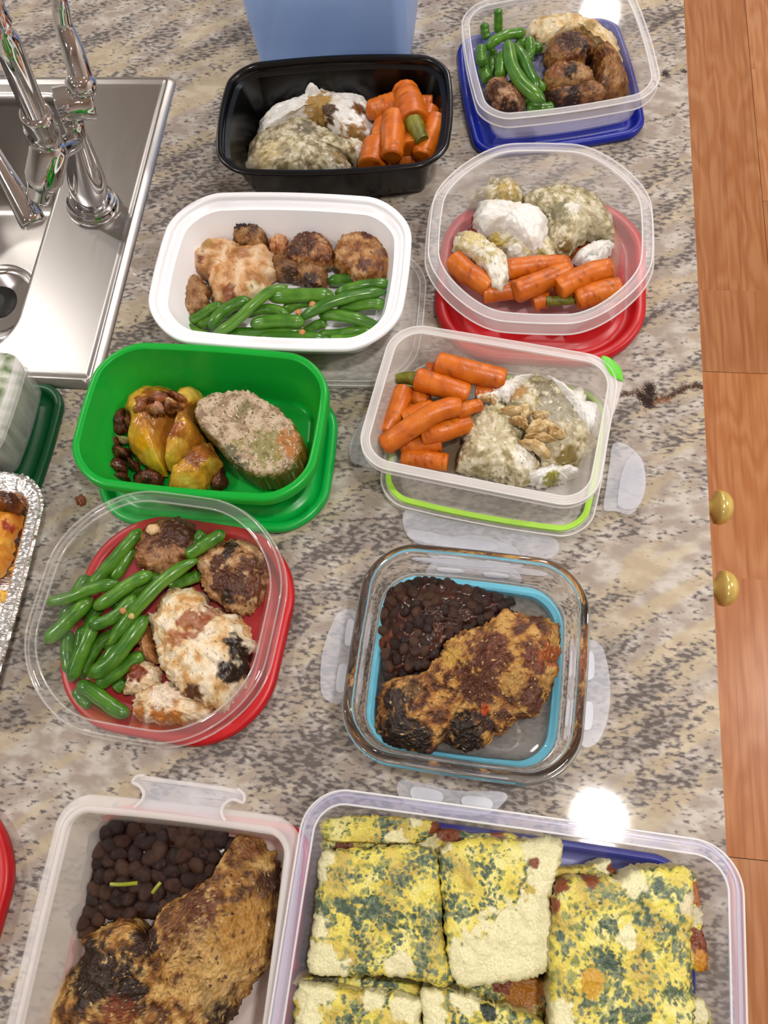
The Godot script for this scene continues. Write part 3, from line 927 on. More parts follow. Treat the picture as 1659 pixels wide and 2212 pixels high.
	# black tray
	var bt := thing("black_tray", "deep black plastic takeaway tray holding white fish and small carrots", "food container", Vector3(-0.1539, 0.0003, -0.6097), -3.15)
	var bd := [0.2079, 0.1329, 0.0253, 0.0072]
	put("body", sweep(bd, [Vector2(0.030, 0.001), Vector2(0.026, 0.0), Vector2(0.022, 0.002), Vector2(0.0205, 0.008), Vector2(0.0095, 0.050), Vector2(0.0105, 0.0505), Vector2(0.0218, 0.008), Vector2(0.0235, 0.003), Vector2(0.028, 0.0012)]), M.black_plastic, bt)
	put("rim", sweep(bd, [Vector2(0, 0.0562), Vector2(0.0, 0.0585), Vector2(0.0012, 0.0594), Vector2(0.0042, 0.0594), Vector2(0.0056, 0.0580), Vector2(0.0062, 0.0525), Vector2(0.0105, 0.0508), Vector2(0.0105, 0.0495), Vector2(0.0052, 0.0512), Vector2(0.0046, 0.0572), Vector2(0.0016, 0.0572)], 1), M.black_plastic, bt)

	# white tray and its clear lid
	lid("clear plastic lid lying partly under the white tray, beside the green tub", Vector2(-0.1620, -0.4260), 0.9, [0.2020, 0.1460, 0.040, 0.0045], 0.005, 0.006, M.lid_clear, "lid", 0.0012)
	var wt := thing("white_tray", "white plastic takeaway tray holding patties, chicken pieces and green beans", "food container", Vector3(-0.1815, 0.0044, -0.4356), 0.85)
	var wd := [0.2142, 0.1530, 0.0415, 0.0057]
	put("body", sweep(wd, [Vector2(0.034, 0.001), Vector2(0.030, 0.0), Vector2(0.026, 0.002), Vector2(0.0245, 0.007), Vector2(0.0135, 0.044), Vector2(0.0148, 0.0445), Vector2(0.0258, 0.007), Vector2(0.0275, 0.003), Vector2(0.032, 0.0012)]), M.white_plastic, wt)
	put("rim", sweep(wd, [Vector2(0, 0.0478), Vector2(0, 0.0504), Vector2(0.0012, 0.0514), Vector2(0.0046, 0.0514), Vector2(0.0060, 0.0503), Vector2(0.0066, 0.0478), Vector2(0.0098, 0.0470), Vector2(0.0108, 0.0450), Vector2(0.0148, 0.0444), Vector2(0.0148, 0.0432), Vector2(0.0100, 0.0438), Vector2(0.0090, 0.0460), Vector2(0.0056, 0.0468), Vector2(0.0050, 0.0500), Vector2(0.0014, 0.0502)], 1), M.white_plastic, wt)

	# green tub on its own lid
	lid("bright green plastic lid under the green tub", Vector2(-0.2235, -0.2770), -0.5, [0.1983, 0.1330, 0.0392, 0.0031], 0.009, 0.008, M.green_lid)
	tub("green_tub", "bright green plastic tub holding potatoes and a herbed pork chop", "food container", Vector2(-0.2245, -0.2838), 0.0062, 2.04, [0.1965, 0.1286, 0.0363, 0.0037], 0.054, 0.018, 0.0055, 0.009, M.green_tub, M.green_tub)

	# large box of frittata
	lid("dark blue plastic lid under the large box of frittata squares", Vector2(0.0345, 0.1030), 2.1, [0.2480, 0.2000, 0.028, 0.001], 0.009, 0.006, M.blue_lid)
	var eb := tub("frittata_box", "large clear rectangular box of spinach frittata squares on a blue lid", "food container", Vector2(0.0329, 0.1005), 0.0065, 2.14, [0.2696, 0.2200, 0.0282, 0.0007], 0.0735, 0.018, 0.0085, 0.012, M.lilac, M.lilac_rim, 0.0, 0.0012, 0.008, M.bead)
	put("gasket_groove", sweep([0.2640, 0.2144, 0.0260, 0.0007], [Vector2(0.0, 0.0733), Vector2(0.0003, 0.0745), Vector2(0.0012, 0.0745), Vector2(0.0015, 0.0733)], 1), M.lilac_rim, eb)

	# box of beans and cutlet with a hinged latch at its far side, standing on a red lid
	lid("red plastic lid under the milky box of black beans at the bottom left", Vector2(-0.1830, 0.1280), 0.7, [0.1620, 0.2340, 0.024, 0.001], 0.009, 0.007, M.red_lid)
	var bb := tub("latched_box", "milky rectangular box with a raised end latch holding black beans and a breaded cutlet", "food container", Vector2(-0.1837, 0.1275), 0.0065, 0.66, [0.1684, 0.2420, 0.0222, 0.0016], 0.0585, 0.016, 0.0105, 0.004, M.opal, M.milky_rim)
	put("inner_lip", sweep([0.1560, 0.2290, 0.018, 0.001], [Vector2(0.0, 0.0580), Vector2(0.0002, 0.0612), Vector2(0.0012, 0.0620), Vector2(0.0034, 0.0620), Vector2(0.0042, 0.0610), Vector2(0.0042, 0.0570), Vector2(0.003, 0.0570)], 1), M.milky_rim, bb)
	var la := latch(bb, [-427, 21, -420, 9, -428, -4, -438, -8, -433, -17, -424, -20, -374, -18, -328, -17, -293, -14, -283, -8, -282, 2, -296, 0, -307, 6, -308, 19, -302, 26, -366, 23], 0.0640, 0.0014, M.latch)
	for q in [[Vector3(-0.2135, 0.0672, 0.0107), Vector3(-0.2092, 0.0672, 0.0056), Vector3(-0.2092, 0.0672, 0.0005), Vector3(-0.2137, 0.0672, -0.0034), Vector3(-0.2181, 0.0672, -0.0048), Vector3(-0.216, 0.0672, -0.0087), Vector3(-0.2104, 0.0672, -0.0098)], [Vector3(-0.1506, 0.0672, 0.0134), Vector3(-0.1542, 0.0672, 0.0086), Vector3(-0.1529, 0.0672, 0.0026), Vector3(-0.1475, 0.0672, -0.0006), Vector3(-0.1407, 0.0672, 0.0007), Vector3(-0.1408, 0.0672, -0.0041), Vector3(-0.1461, 0.0672, -0.0072)]]:
		var ed := stalk(q, func(_u): return 0.0013, func(_p, _u, _a): return Color.WHITE, 24, 8)
		put("latch_edge", ed[0], M.milky_rim, bb, bb.transform.affine_inverse() * ed[1]).basis = bb.basis.inverse()
	sub_plate(la, bb, "latch_bar", [-431, -17, -421, -19, -327, -15, -288, -13, -285, -9, -326, -11, -420, -14], 0.0654, 0.0014, M.milky_rim)

	# tall blue pitcher behind the black tray
	var pc := thing("blue_canister", "tall translucent blue plastic canister standing behind the black tray", "canister", Vector3(-0.1745, 0.0, -0.7860), 0.8)
	put("body", sweep([0.1680, 0.1500, 0.020, 0.001], [Vector2(0.014, 0.001), Vector2(0.009, 0.0), Vector2(0.006, 0.003), Vector2(0.0, 0.22), Vector2(0.0016, 0.22), Vector2(0.0080, 0.006), Vector2(0.012, 0.004)]), M.tinted_blue, pc)

	# left edge: salad tub on a dark green lid, foil tray, red lid
	lid("dark green plastic lid under the salad tub at the left edge", Vector2(-0.4520, -0.2780), 1.5, [0.1500, 0.1200, 0.022, 0.003], 0.008, 0.008, M.dark_green_lid)
	tub("salad_tub", "frosted tub of creamy cucumber salad at the left edge on a dark green lid", "food container", Vector2(-0.4580, -0.2910), 0.0062, 1.5, [0.1500, 0.1180, 0.024, 0.003], 0.066, 0.014, 0.006, 0.010, M.frosted, M.frosted_rim)
	foil_tray()
	lid("dark red plastic lid lying alone at the lower left edge below the foil tray", Vector2(-0.4060, 0.0990), 4.0, [0.1720, 0.1700, 0.060, 0.003], 0.012, 0.010, M.red_lid)

func foil_tray() -> void:
	var o := thing("foil_tray", "crinkled aluminium foil tray with cheesy orange food at the left edge", "foil tray", Vector3(-0.4340, 0.0006, -0.1335), 0.0)
	var d := [0.170, 0.200, 0.030, 0.002]
	var prof := [Vector2(0.030, 0.001), Vector2(0.024, 0.0), Vector2(0.020, 0.003), Vector2(0.0135, 0.034), Vector2(0.0040, 0.0355), Vector2(0.0008, 0.0365), Vector2(0.0, 0.0385), Vector2(0.0016, 0.040), Vector2(0.0040, 0.0385), Vector2(0.0130, 0.0362), Vector2(0.0150, 0.0345), Vector2(0.0212, 0.004), Vector2(0.028, 0.0018)]
	var me := sweep(d, prof, 0, 40, 60)
	var a := me.surface_get_arrays(0)
	var v: PackedVector3Array = a[Mesh.ARRAY_VERTEX]
	for i in v.size():
		var p := v[i]
		var an := atan2(p.z, p.x)
		var w := clampf((p.y - 0.004) / 0.03, 0, 1)
		var k := fn.get_noise_2d(an * 34.0, p.y * 20.0) * 0.0016 + fn.get_noise_2d(an * 90.0, p.y * 30.0 + 5.0) * 0.0007
		v[i] = p + Vector3(cos(an), 0.7, sin(an)) * k * w
	put("pan", arrays_mesh(v, a[Mesh.ARRAY_INDEX]), M.foil, o)

# ---------------------------------------------------------------- food
func patty_look(burn: Array = [], base := ["6e3f22", "93592f", "ab7442", "c09468"], thm := 3.0) -> Dictionary:
	var c := []
	for s in base: c.append(hx(s))
	return {"c": c, "f": 75.0, "k": 1.25, "b": 0.48, "m": thm, "bump": 0.0011, "bf": 150.0, "fine": 0.0009, "ff": 420.0, "spots": burn, "mat": "food", "rough": 0.0012, "specks": [[hx("b98c5c"), 250.0, 0.46], [hx("4a2814"), 190.0, 0.42]]}

func chicken_look(burn: Array = [], base := ["b98754", "dcb487", "ecd3ab", "f1dfc2"]) -> Dictionary:
	var c := []
	for s in base: c.append(hx(s))
	return {"c": c, "f": 62.0, "k": 1.3, "b": 0.52, "m": 2.6, "bump": 0.0016, "bf": 75.0, "fine": 0.0003, "ff": 330.0, "ridge": 0.0007, "rf": 90.0, "spots": burn, "mat": "flesh", "rough": 0.0015, "specks": [[hx("7d6a34"), 330.0, 0.47]]}

func fish_look(spots: Array = [], base := ["9a8e66", "c0b288", "d6caa4", "eae2c9"]) -> Dictionary:
	var c := []
	for s in base: c.append(hx(s))
	return {"c": c, "f": 110.0, "k": 1.3, "b": 0.52, "m": 2.8, "bump": 0.0013, "bf": 80.0, "fine": 0.0002, "ff": 360.0, "ridge": 0.0005, "rf": 90.0, "spots": spots, "mat": "flesh", "rough": 0.0016, "specks": [[hx("7a7040"), 300.0, 0.45], [hx("ece4ce"), 160.0, 0.36]]}

func white_look(spots: Array = []) -> Dictionary:
	return {"c": [hx("efe9dc"), hx("f8f6f0"), hx("fdfcf9")], "f": 60.0, "k": 1.1, "b": 0.6, "m": 2.6, "bump": 0.0012, "bf": 80.0, "fine": 0.0002, "ff": 330.0, "ridge": 0.0006, "rf": 80.0, "spots": spots, "mat": "flesh", "rough": 0.0018}

func crust_look(burn: Array, base := ["55301a", "8a5426", "b3803c", "c99a52"]) -> Dictionary:
	var c := []
	for s in base: c.append(hx(s))
	return {"c": c, "f": 70.0, "k": 1.5, "b": 0.5, "m": 3.0, "bump": 0.0020, "bf": 85.0, "fine": 0.0011, "ff": 480.0, "spots": burn, "mat": "crust", "ns": 240, "nr": 130, "rough": 0.0013, "specks": [[hx("c49c58"), 190.0, 0.40], [hx("4a2a14"), 190.0, 0.38], [hx("d8bc80"), 330.0, 0.50]]}

func white_tray_food() -> void:
	var b := hx("2e1a10")
	var r := hx("8c4a22")
	lump("chicken_piece", "pale orange-brown browned chicken piece at the left of the white tray", "chicken", [-565, -954, -546, -983, -512, -989, -479, -977, -453, -965, -413, -974, -399, -938, -392, -910, -406, -894, -401, -873, -422, -858, -447, -844, -473, -839, -498, -848, -513, -879, -523, -902, -550, -913, -569, -941], 0.0085, 0.026, chicken_look([[Vector2(-0.2648, -0.4614), 0.007, r], [Vector2(-0.2334, -0.4277), 0.012, hx("8a4a28")], [Vector2(-0.2252, -0.4675), 0.013, hx("9c5a2c"), 0.7], [Vector2(-0.2611, -0.4787), 0.010, hx("a5843c"), 0.7], [Vector2(-0.2094, -0.4344), 0.013, hx("e5d0a4")], [Vector2(-0.2474, -0.449), 0.006, hx("c8761f")]], ["b07840", "d39c63", "dfb284", "e8c9a4"]))
	lump("chicken_piece", "small pink-tan chicken scrap between the dark patty and the browned chicken in the white tray", "chicken", [-411, -973, -404, -994, -387, -992, -379, -976, -387, -957, -404, -959], 0.012, 0.018, chicken_look([], ["a9633c", "c98a5c", "d8a478"]))
	lump("meat_patty", "small charred patty in the left corner of the white tray", "meat patty", [-585, -885, -571, -902, -544, -907, -519, -883, -512, -852, -520, -824, -542, -815, -566, -830, -579, -857], 0.0085, 0.020, patty_look([[Vector2(-0.2858, -0.4375), 0.012, b], [Vector2(-0.2771, -0.4458), 0.008, b], [Vector2(-0.2832, -0.4238), 0.011, b, 0.8]], ["8a5a34", "a87a4c", "b98f62"]))
	lump("meat_patty", "small dark patty propped at the far rim of the white tray", "meat patty", [-488, -1016, -484, -1035, -454, -1027, -431, -1011, -418, -986, -423, -964, -444, -960, -473, -972, -486, -995], 0.012, 0.024, patty_look([[Vector2(-0.2331, -0.5016), 0.016, b], [Vector2(-0.2204, -0.4968), 0.012, b, 0.8]], ["74481f", "a0713f", "bb9160"]))
	lump("meat_patty", "dark topped patty left of the round patty in the white tray", "meat patty", [-379, -949, -364, -988, -337, -999, -309, -991, -290, -965, -292, -933, -327, -924, -364, -927], 0.014, 0.020, patty_look([[Vector2(-0.1704, -0.4831), 0.026, hx("57301c")], [Vector2(-0.1807, -0.4728), 0.012, hx("4a2818")]]))
	lump("meat_patty", "brown torn patty in front of the dark topped patty in the white tray", "meat patty", [-406, -952, -371, -955, -336, -944, -305, -941, -296, -884, -328, -886, -357, -904, -394, -912], 0.0085, 0.018, patty_look([[Vector2(-0.162, -0.4435), 0.018, hx("3a2011")], [Vector2(-0.1815, -0.4528), 0.012, hx("452712")]], ["6b4322", "8f6236", "ab8050"]))
	lump("meat_patty", "round browned patty at the right end of the white tray", "meat patty", [-286, -947, -285, -983, -264, -1006, -241, -1014, -210, -1001, -190, -970, -180, -934, -191, -904, -216, -896, -239, -897, -264, -916, -282, -929], 0.012, 0.022, patty_look([[Vector2(-0.1128, -0.4596), 0.012, hx("5f2f17")], [Vector2(-0.1128, -0.4912), 0.010, hx("5f2f17")], [Vector2(-0.0996, -0.4737), 0.010, hx("6a3519"), 0.8]], ["7a4522", "a0672f", "b5804a", "c79c6c"]))
	var g := "green beans in the white tray"
	bean("green bean poking out from under the chicken at the left of the white tray", [Vector3(-0.27, 0.016, -0.4032), Vector3(-0.2581, 0.018, -0.4093), Vector3(-0.2478, 0.02, -0.4161), Vector3(-0.2387, 0.02, -0.4188)], 0.0046, g)
	bean("green bean lying dark beneath others at the left in the white tray", [Vector3(-0.264, 0.012, -0.4015), Vector3(-0.2548, 0.013, -0.405), Vector3(-0.2394, 0.014, -0.4128), Vector3(-0.2276, 0.014, -0.4164)], 0.0046, g)
	bean("green bean with a shiny tip pointing down at the left of the white tray pile", [Vector3(-0.2472, 0.02, -0.3932), Vector3(-0.2405, 0.024, -0.4042), Vector3(-0.2271, 0.026, -0.4157), Vector3(-0.2119, 0.026, -0.4217)], 0.0052, g)
	bean("longest light green bean running diagonally over the white tray pile", [Vector3(-0.2427, 0.022, -0.3863), Vector3(-0.2243, 0.028, -0.3944), Vector3(-0.2079, 0.034, -0.4088), Vector3(-0.1944, 0.034, -0.4242), Vector3(-0.1789, 0.032, -0.4329)], 0.0046, g)
	bean("thick green bean with a blunt right end just below the torn patty", [Vector3(-0.1961, 0.026, -0.4238), Vector3(-0.1793, 0.03, -0.4238), Vector3(-0.1584, 0.03, -0.4253), Vector3(-0.1363, 0.028, -0.427)], 0.0062, g)
	bean("short plump light green bean in the middle of the white tray pile", [Vector3(-0.2091, 0.024, -0.3965), Vector3(-0.1947, 0.027, -0.3981), Vector3(-0.1765, 0.027, -0.3997), Vector3(-0.1599, 0.025, -0.4001)], 0.0056, g)
	bean("curved green bean behind the plump bean of the white tray", [Vector3(-0.2166, 0.02, -0.4079), Vector3(-0.2042, 0.024, -0.4125), Vector3(-0.188, 0.025, -0.4124), Vector3(-0.1749, 0.021, -0.408)], 0.0046, g)
	bean("bright green bean rising from the pile centre to the right rim of the white tray", [Vector3(-0.1658, 0.024, -0.404), Vector3(-0.1512, 0.03, -0.4102), Vector3(-0.1361, 0.032, -0.4174), Vector3(-0.1166, 0.03, -0.4263), Vector3(-0.0905, 0.026, -0.4347)], 0.0048, g)
	bean("pointed green bean just under the rising bean at the right of the white tray", [Vector3(-0.1344, 0.019, -0.4206), Vector3(-0.117, 0.022, -0.4212), Vector3(-0.1028, 0.023, -0.4238), Vector3(-0.0905, 0.021, -0.4232)], 0.0052, g)
	bean("grooved light green bean bending down to the right floor of the white tray", [Vector3(-0.1497, 0.02, -0.4116), Vector3(-0.1327, 0.023, -0.4105), Vector3(-0.1144, 0.021, -0.408), Vector3(-0.103, 0.016, -0.4065), Vector3(-0.0948, 0.014, -0.4071)], 0.0052, g)
	bean("green bean in the lower left corner of the white tray", [Vector3(-0.2763, 0.016, -0.4003), Vector3(-0.2673, 0.015, -0.3946), Vector3(-0.256, 0.014, -0.3906), Vector3(-0.2466, 0.013, -0.3898)], 0.0048, g)
	bean("green bean along the near wall, left half, of the white tray", [Vector3(-0.2396, 0.014, -0.3902), Vector3(-0.2188, 0.017, -0.3921), Vector3(-0.193, 0.019, -0.3926), Vector3(-0.1606, 0.018, -0.396)], 0.0048, g)
	bean("yellowish grooved bean lying lowest along the near wall of the white tray", [Vector3(-0.205, 0.018, -0.3864), Vector3(-0.1814, 0.02, -0.3872), Vector3(-0.1578, 0.02, -0.3876), Vector3(-0.1373, 0.018, -0.3885)], 0.0050, g)
	bean("dark green bean with a black tip near the lower right of the white tray", [Vector3(-0.1498, 0.012, -0.3967), Vector3(-0.131, 0.014, -0.3965), Vector3(-0.1118, 0.014, -0.4014), Vector3(-0.0982, 0.013, -0.4015)], 0.0044, g)
	bean("light bean with a dark stem end at the lower right wall of the white tray", [Vector3(-0.1395, 0.014, -0.391), Vector3(-0.12, 0.014, -0.3921), Vector3(-0.1021, 0.014, -0.3957)], 0.0044, g)
	bean("green bean below the round patty reaching the right wall of the white tray", [Vector3(-0.1371, 0.024, -0.432), Vector3(-0.1234, 0.026, -0.4364), Vector3(-0.1095, 0.026, -0.4408), Vector3(-0.0876, 0.025, -0.4446)], 0.0048, g)
	bean("dark bean tucked beneath the round patty of the white tray", [Vector3(-0.1486, 0.013, -0.4529), Vector3(-0.1338, 0.014, -0.4552), Vector3(-0.1164, 0.014, -0.4567), Vector3(-0.1005, 0.014, -0.4585)], 0.0050, g)
	bean("short bean under the plump bean near the middle of the white tray", [Vector3(-0.1629, 0.013, -0.397), Vector3(-0.1526, 0.016, -0.403), Vector3(-0.1423, 0.017, -0.4066)], 0.0044, g)
	bean("bean passing under the rising bean at the centre of the white tray", [Vector3(-0.1836, 0.017, -0.4166), Vector3(-0.1727, 0.021, -0.4212), Vector3(-0.1584, 0.022, -0.4249)], 0.0048, g)
	for q in [[Vector3(-0.1659, 0.03, -0.4079), "pinkish garlic crumb among the beans of the white tray"], [Vector3(-0.1535, 0.034, -0.4134), "tan garlic crumb on the beans by the torn patty"], [Vector3(-0.1612, 0.025, -0.3901), "orange garlic crumb on the lowest beans of the white tray"]]:
		crumb(q[0], 0.0030, q[1], hx("c98a4c"))

func crumb(p: Vector3, r: float, label: String, c: Color) -> void:
	count += 1
	var sp := SphereMesh.new()
	sp.radius = r
	sp.height = r * 1.3
	sp.radial_segments = 10
	sp.rings = 6
	var a := sp.get_mesh_arrays()
	var v: PackedVector3Array = a[Mesh.ARRAY_VERTEX]
	var cs := PackedColorArray()
	for i in v.size():
		v[i] *= 1.0 + 0.35 * fn.get_noise_3dv(v[i] * 300.0 + Vector3(count, 0, 0))
		cs.append(c)
	tag(put("garlic_crumb", arrays_mesh(v, a[Mesh.ARRAY_INDEX], null, cs), M.food, null, p), label, "garlic crumb")

func clear_tub_food() -> void:
	var b := hx("241509")
	var r := hx("9a4a1e")
	lump("chicken_piece", "large cream chicken piece with a red-brown seared middle in the clear tub", "chicken", [-505, -261, -492, -264, -480, -300, -446, -306, -420, -302, -406, -284, -388, -273, -362, -270, -345, -254, -327, -227, -329, -204, -331, -178, -337, -158, -355, -128, -378, -126, -413, -134, -444, -159, -468, -185, -482, -217], 0.0095, 0.030, chicken_look([[Vector2(-0.2065, -0.1217), 0.022, r, 0.85], [Vector2(-0.1973, -0.1289), 0.014, r, 0.75], [Vector2(-0.2175, -0.1106), 0.013, r, 0.7], [Vector2(-0.1735, -0.1091), 0.013, b], [Vector2(-0.1679, -0.1026), 0.010, b], [Vector2(-0.1758, -0.0882), 0.015, b], [Vector2(-0.1666, -0.0918), 0.012, b], [Vector2(-0.2002, -0.0704), 0.012, hx("5a3418")]], ["cf9c5e", "e6c594", "f0dcb8", "f3e4ca"]).merged({"nr": 50, "ns": 170}))
	lump("chicken_piece", "lower chicken piece with an orange-brown near edge in the clear tub", "chicken", [-497, -125, -490, -141, -459, -157, -428, -149, -394, -134, -378, -123, -389, -106, -419, -101, -460, -98, -490, -104], 0.0095, 0.024, chicken_look([[Vector2(-0.2237, -0.0538), 0.013, hx("c27634")], [Vector2(-0.2104, -0.0525), 0.010, hx("c9843c")], [Vector2(-0.2392, -0.0531), 0.009, hx("c27634")], [Vector2(-0.2208, -0.07), 0.020, hx("efe0cc"), 0.8]]).merged({"nr": 40, "ns": 130}))
	lump("chicken_piece", "small chicken chunk with a reddish spot left of the large piece in the clear tub", "chicken", [-515, -154, -504, -180, -481, -184, -464, -161, -477, -140, -507, -136], 0.0095, 0.022, chicken_look([[Vector2(-0.2479, -0.0837), 0.016, hx("7d3414")]]))
	lump("meat_patty", "brown patty at the far rim of the clear tub beside the beans", "meat patty", [-537, -352, -534, -378, -524, -401, -505, -412, -478, -419, -454, -409, -441, -387, -441, -358, -454, -338, -473, -324, -498, -321, -519, -329, -535, -339], 0.018, 0.022, patty_look([[Vector2(-0.2334, -0.1928), 0.024, hx("4b2614")], [Vector2(-0.2456, -0.178), 0.016, hx("4b2614"), 0.8], [Vector2(-0.2429, -0.1677), 0.020, hx("b98a5c"), 0.7]], ["6a3b1f", "8f5a32", "a9764a"]))
	lump("meat_patty", "largest round patty with dark seared blotches at the right of the clear tub", "meat patty", [-438, -353, -423, -374, -402, -386, -373, -391, -344, -380, -328, -355, -321, -323, -325, -296, -340, -274, -367, -273, -394, -288, -417, -305, -428, -329], 0.012, 0.024, patty_look([[Vector2(-0.1969, -0.1717), 0.015, hx("54290f")], [Vector2(-0.1896, -0.1845), 0.013, hx("2c160b")], [Vector2(-0.1715, -0.1721), 0.017, hx("5e2f17")], [Vector2(-0.1766, -0.1542), 0.022, hx("522812")], [Vector2(-0.1901, -0.1559), 0.018, hx("522812")], [Vector2(-0.187, -0.1454), 0.010, hx("2c160b")], [Vector2(-0.1663, -0.1562), 0.014, hx("6a3519")]], ["8a5a34", "b07f50", "c79c6c", "d6b48a"]).merged({"nr": 40, "ns": 140}))
	var g := "green beans in the clear tub"
	bean("topmost bean whose pale tip sticks out left over the clear tub wall", [Vector3(-0.3291, 0.034, -0.1295), Vector3(-0.3101, 0.036, -0.1344), Vector3(-0.2931, 0.038, -0.1418), Vector3(-0.2726, 0.036, -0.15)], 0.0044, g)
	bean("long bean leaning up to the far patty in the clear tub", [Vector3(-0.2987, 0.03, -0.1444), Vector3(-0.2886, 0.03, -0.1609), Vector3(-0.2753, 0.032, -0.1801), Vector3(-0.2653, 0.032, -0.1957)], 0.0050, g)
	bean("bean behind the far leaning bean next to the patty in the clear tub", [Vector3(-0.284, 0.024, -0.154), Vector3(-0.2775, 0.026, -0.1664), Vector3(-0.2712, 0.026, -0.1824)], 0.0046, g)
	bean("thick bean whose blunt end points to the lower left outside the clear tub pile", [Vector3(-0.3256, 0.026, -0.1004), Vector3(-0.313, 0.03, -0.1124), Vector3(-0.3006, 0.032, -0.1275), Vector3(-0.2944, 0.03, -0.1379)], 0.0056, g)
	bean("bean crossing the pile centre towards the far patty in the clear tub", [Vector3(-0.2898, 0.032, -0.1283), Vector3(-0.2753, 0.036, -0.1377), Vector3(-0.2617, 0.036, -0.1501), Vector3(-0.2481, 0.034, -0.1598)], 0.0052, g)
	bean("nearly upright bean at the far left of the clear tub pile", [Vector3(-0.3121, 0.02, -0.1121), Vector3(-0.3086, 0.022, -0.096), Vector3(-0.3025, 0.02, -0.0787)], 0.0050, g)
	bean("long pale green bean pointing down left of the clear tub centre", [Vector3(-0.2981, 0.026, -0.0723), Vector3(-0.2937, 0.03, -0.0891), Vector3(-0.289, 0.032, -0.1072), Vector3(-0.2859, 0.032, -0.1232)], 0.0052, g)
	bean("bean half hidden between the two pale beans at the left of the clear tub", [Vector3(-0.3008, 0.018, -0.0843), Vector3(-0.2988, 0.022, -0.0981), Vector3(-0.2995, 0.024, -0.1161)], 0.0046, g)
	bean("longest bean running from the pile centre to the far right patty of the clear tub", [Vector3(-0.2723, 0.03, -0.1011), Vector3(-0.2565, 0.036, -0.1258), Vector3(-0.2411, 0.036, -0.1489), Vector3(-0.2284, 0.034, -0.1632), Vector3(-0.2154, 0.03, -0.1744)], 0.0050, g)
	bean("bean with a pointed end between the two patties of the clear tub", [Vector3(-0.2253, 0.03, -0.1758), Vector3(-0.2131, 0.034, -0.1836), Vector3(-0.2041, 0.034, -0.1905), Vector3(-0.1962, 0.034, -0.1974)], 0.0050, g)
	bean("second bean end seen behind the far patty of the clear tub", [Vector3(-0.2248, 0.024, -0.1848), Vector3(-0.2199, 0.026, -0.1922), Vector3(-0.2156, 0.026, -0.199)], 0.0048, g)
	bean("thickest bean beside the large chicken piece in the clear tub", [Vector3(-0.2848, 0.026, -0.0772), Vector3(-0.2672, 0.032, -0.0883), Vector3(-0.2555, 0.034, -0.1055), Vector3(-0.2467, 0.032, -0.1262)], 0.0058, g)
	bean("bean under the thickest bean beside the chicken in the clear tub", [Vector3(-0.2813, 0.018, -0.0711), Vector3(-0.2671, 0.022, -0.0812), Vector3(-0.2539, 0.024, -0.0922), Vector3(-0.2445, 0.024, -0.0981)], 0.0054, g)
	bean("bean lying along the near floor of the clear tub pointing right", [Vector3(-0.2952, 0.02, -0.0709), Vector3(-0.2857, 0.022, -0.0689), Vector3(-0.273, 0.02, -0.0621), Vector3(-0.2603, 0.018, -0.0553), Vector3(-0.2502, 0.017, -0.0529)], 0.0056, g)
	bean("short bean hanging below the pile in the near left corner of the clear tub", [Vector3(-0.2982, 0.014, -0.0691), Vector3(-0.2926, 0.014, -0.0625), Vector3(-0.2835, 0.013, -0.0565)], 0.0046, g)
	bean("short dark bean end in front of the small chicken chunk of the clear tub", [Vector3(-0.2667, 0.014, -0.0704), Vector3(-0.2595, 0.016, -0.0784)], 0.0046, g)
	bean("light bean with seeds showing at the middle of the clear tub pile", [Vector3(-0.2885, 0.036, -0.1129), Vector3(-0.2754, 0.038, -0.118), Vector3(-0.2651, 0.038, -0.1259), Vector3(-0.2569, 0.036, -0.1403)], 0.0046, g)
	bean("dark bean behind the chicken under the largest patty in the clear tub", [Vector3(-0.2388, 0.018, -0.1535), Vector3(-0.2254, 0.02, -0.1594), Vector3(-0.2141, 0.02, -0.165)], 0.0048, g)
	bean("bean deep in the shadow of the clear tub pile left of centre", [Vector3(-0.2952, 0.014, -0.0764), Vector3(-0.2913, 0.018, -0.0903), Vector3(-0.2831, 0.02, -0.1063), Vector3(-0.2711, 0.02, -0.1139)], 0.0046, g)
	bean("bean along the far side under the leaning bean in the clear tub", [Vector3(-0.313, 0.016, -0.1251), Vector3(-0.3138, 0.018, -0.1439), Vector3(-0.3074, 0.018, -0.1583)], 0.0046, g)
	bean("bean low in the pile under the longest bean of the clear tub", [Vector3(-0.2796, 0.018, -0.0991), Vector3(-0.2717, 0.02, -0.1165), Vector3(-0.2613, 0.022, -0.1357), Vector3(-0.2519, 0.022, -0.15)], 0.0050, g)
	bean("bean low beside the thickest bean in the clear tub", [Vector3(-0.2837, 0.016, -0.0835), Vector3(-0.2742, 0.018, -0.0995), Vector3(-0.265, 0.02, -0.117)], 0.0048, g)
	bean("bean lying low from the left wall into the pile of the clear tub", [Vector3(-0.3217, 0.018, -0.1185), Vector3(-0.3091, 0.022, -0.1376), Vector3(-0.2957, 0.022, -0.1524), Vector3(-0.2851, 0.022, -0.1615)], 0.0050, g)
	bean("bean low under the bean that crosses to the far patty in the clear tub", [Vector3(-0.2798, 0.022, -0.1316), Vector3(-0.2655, 0.024, -0.1457), Vector3(-0.2538, 0.024, -0.1562), Vector3(-0.2391, 0.022, -0.162)], 0.0048, g)
	bean("bean beneath the pale tipped bean at the left of the clear tub", [Vector3(-0.2973, 0.018, -0.1043), Vector3(-0.2943, 0.022, -0.1224), Vector3(-0.2861, 0.024, -0.1387)], 0.0050, g)
	crumb(Vector3(-0.2511, 0.044, -0.1923), 0.0052, "cream garlic chunk on the far patty of the clear tub", hx("e0b98a"))
	crumb(Vector3(-0.2598, 0.046, -0.1256), 0.0030, "tan garlic crumb on the middle beans of the clear tub", hx("b98a4c"))
	crumb(Vector3(-0.2532, 0.044, -0.1221), 0.0026, "pale garlic crumb on the longest bean of the clear tub", hx("c9b06c"))
